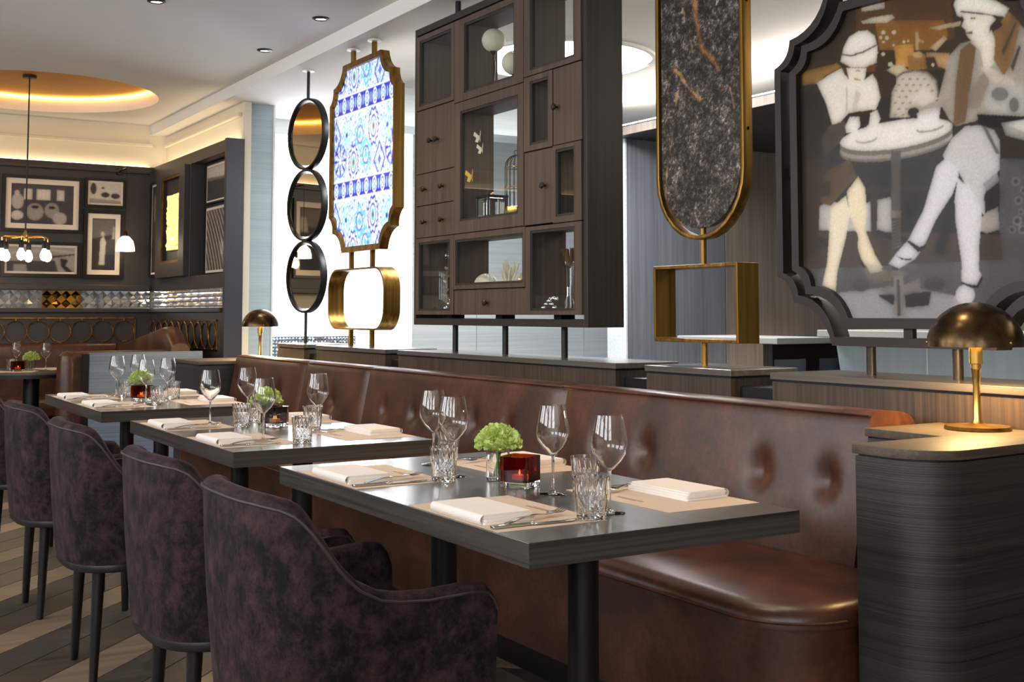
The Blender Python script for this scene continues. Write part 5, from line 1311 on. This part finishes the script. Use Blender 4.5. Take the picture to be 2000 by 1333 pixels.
def wine(x, y, label, z=TOP):
    t = thing('wine_glass', label, 'wine glass', (x, y, z), random.uniform(0, 6), 'stemmed wine glasses'); link('bowl', bowl_me, t); link('stem', stem_me, t)
def tumbler(x, y, label, z=TOP):
    tag(link('tumbler', tum_me, None, (x, y, z), random.uniform(0, 6)), label, 'tumbler', 'cut crystal tumblers')
G = {3: [(1.565, 2.108, 'c', -1), (1.612, 2.402, 'b', -1), (1.555, 2.800, 'c', 1), (1.628, 3.052, 'b', 1)],
     2: [(1.430, 3.930, 'c', -1), (1.702, 4.100, 'b', -1), (1.457, 4.612, 'c', 1), (1.652, 4.735, 'b', 1)],
     1: [(1.518, 5.815, 'c', -1), (1.672, 5.995, 'b', -1), (1.516, 6.400, 'c', 1), (1.669, 6.570, 'b', 1)]}
T = {3: [(1.488, 2.070, 'c', -1), (1.690, 2.375, 'b', -1), (1.490, 2.735, 'c', 1), (1.705, 3.105, 'b', 1)],
     2: [(1.521, 3.800, 'c', -1), (1.718, 4.19, 'b', -1), (1.532, 4.455, 'c', 1), (1.655, 4.630, 'b', 1)],
     1: [(1.554, 5.735, 'c', -1), (1.735, 6.115, 'b', -1), (1.545, 6.325, 'c', 1)]}
for ti in (3, 2, 1):
    for x, y, s, e in G[ti]: wine(x, y, 'stemmed wine glass on the %s table, %s' % (TB[ti][2], WHERE[s, e]))
    for x, y, s, e in T[ti]: tumbler(x, y, 'cut crystal tumbler on the %s table, %s' % (TB[ti][2], WHERE[s, e]))

# flowers in a glass vase
def bloom_mesh(seed):
    rng = random.Random(seed); b = MB()
    for k in range(520):
        u = rng.random(); th_ = rng.random()*2*PI; ph = math.acos(1-u*1.12); d = Vector((math.sin(ph)*math.cos(th_), math.sin(ph)*math.sin(th_), math.cos(ph)))
        r = rng.uniform(.82, 1.0); lump = 1 + .10*math.sin(5*th_+seed)*math.sin(ph)
        c = Vector((d.x*.052*r*lump, d.y*.052*r*lump, d.z*.036*r - (.010*math.sin(ph)**6)))
        s = rng.uniform(.006, .0105); q = d.orthogonal().normalized(); q.rotate(Matrix.Rotation(rng.random()*6.28, 3, d)); w = d.cross(q)
        tip = c + d*s*1.3
        b.add([c - q*s*.3, c + q*s*.3, tip + q*s*.75 + w*s*rng.uniform(-.4, .4), tip + d*s*.35 + w*s*rng.uniform(-.4, .4), tip - q*s*.75 + w*s*rng.uniform(-.4, .4)], [(0, 1, 2, 3), (0, 3, 4)])
    b.ball((0, 0, -.004), .040, 16, 10, .6)
    return b.mesh('bloom', M['petal'], smooth=False)
vase_me = MB().lathe([(.029, 0), (.031, .002), (.0315, .085), (.0290, .085), (.0290, .008), (.0006, .007)], 32).mesh('vase', M['glass'], ang=30)
water_me = MB().lathe([(.0283, .0085), (.0283, .05)], 28).mesh('water', M['water'])
def stems_mesh(k):
    r = random.Random(k); return MB().tube([(r.uniform(-.012, .012), r.uniform(-.012, .012), .012), (0, 0, .05), (r.uniform(-.015, .015), r.uniform(-.015, .015), .10)], .0036, 6).mesh('flower_stem', M['stem'])
def flowers(x, y, label, seed, z=TOP):
    v = thing('vase', 'small clear glass vase holding lime green blooms on ' + label, 'vase', (x, y, z), 0, 'glass vases'); link('vase_body', vase_me, v)
    f = thing('flower_bunch', 'round bunch of lime green flowers on ' + label, 'flowers', (x, y, z), random.random(), 'lime green flower bunches')
    link('bloom', bloom_mesh(seed), f, (0, 0, .100))
    for k in range(9): link('stem', stems_mesh(seed*10+k), f)
flowers(1.629, 2.690, 'the nearest table', 1); flowers(1.655, 4.52, 'the middle table', 2); flowers(1.600, 6.235, 'the farthest dining table', 3)
def candle(x, y, rz, mat, label, power, col, z=TOP):
    t = thing('candle_holder', label, 'candle holder', (x, y, z), rz, 'square glass candle holders')
    o = rrect(-.040, .040, -.040, .040, .006, 3); i_ = rrect(-.033, .033, -.033, .033, .006, 3)
    MB().ring(o, i_, 'z', .0152, .078).prism(rrect(-.0329, .0329, -.0329, .0329, .006, 3), 'z', .0152, .0195).build('glass_body', mat, t, ang=30)
    MB().prism(rrect(-.0395, .0395, -.0395, .0395, .008, 4), 'z', 0, .015).build('clear_base', M['glass'], t, ang=30, bevel=.002)
    MB().lathe([(.019, .0197), (.0195, .028), (.018, .030)], 24).build('tealight', M['wax'], t); MB().lathe([(.0008, .0305), (.0026, .034), (.0016, .039), (.0004, .043)], 10).build('flame', M['flame'], t)
candle(1.612, 2.553, .52, M['amber'], 'red amber glass candle holder with a lit tealight on the nearest table', .35, (1, .45, .15))
candle(1.648, 4.405, .45, M['smoke'], 'smoky grey glass candle holder with a lit tealight on the middle table', .3, (1, .6, .3))
candle(1.560, 6.06, .5, M['brownglass'], 'brown glass candle holder on the farthest dining table', .3, (1, .6, .3))
# far booth table
wine(1.76, 9.72, 'stemmed wine glass on the far booth table, right of the flowers', .7472); wine(1.58, 9.95, 'stemmed wine glass on the far booth table, left of the flowers', .7472); flowers(1.665, 9.80, 'the far booth table', 4, .7472)
candle(1.555, 9.70, .4, M['brownglass'], 'brown glass candle holder on the far booth table', .3, (1, .6, .3), .7472); tumbler(1.52, 9.82, 'cut tumbler on the far booth table', .7472)
o = tag(link('placemat', mat_me, None, (1.48, 9.66, .7472), 1.2), 'kraft paper placemat at the left of the far booth table', 'placemat', 'kraft paper placemats')
o = tag(link('placemat', mat_me, None, (1.86, 9.98, .7472), .3), 'kraft paper placemat at the right of the far booth table', 'placemat', 'kraft paper placemats')
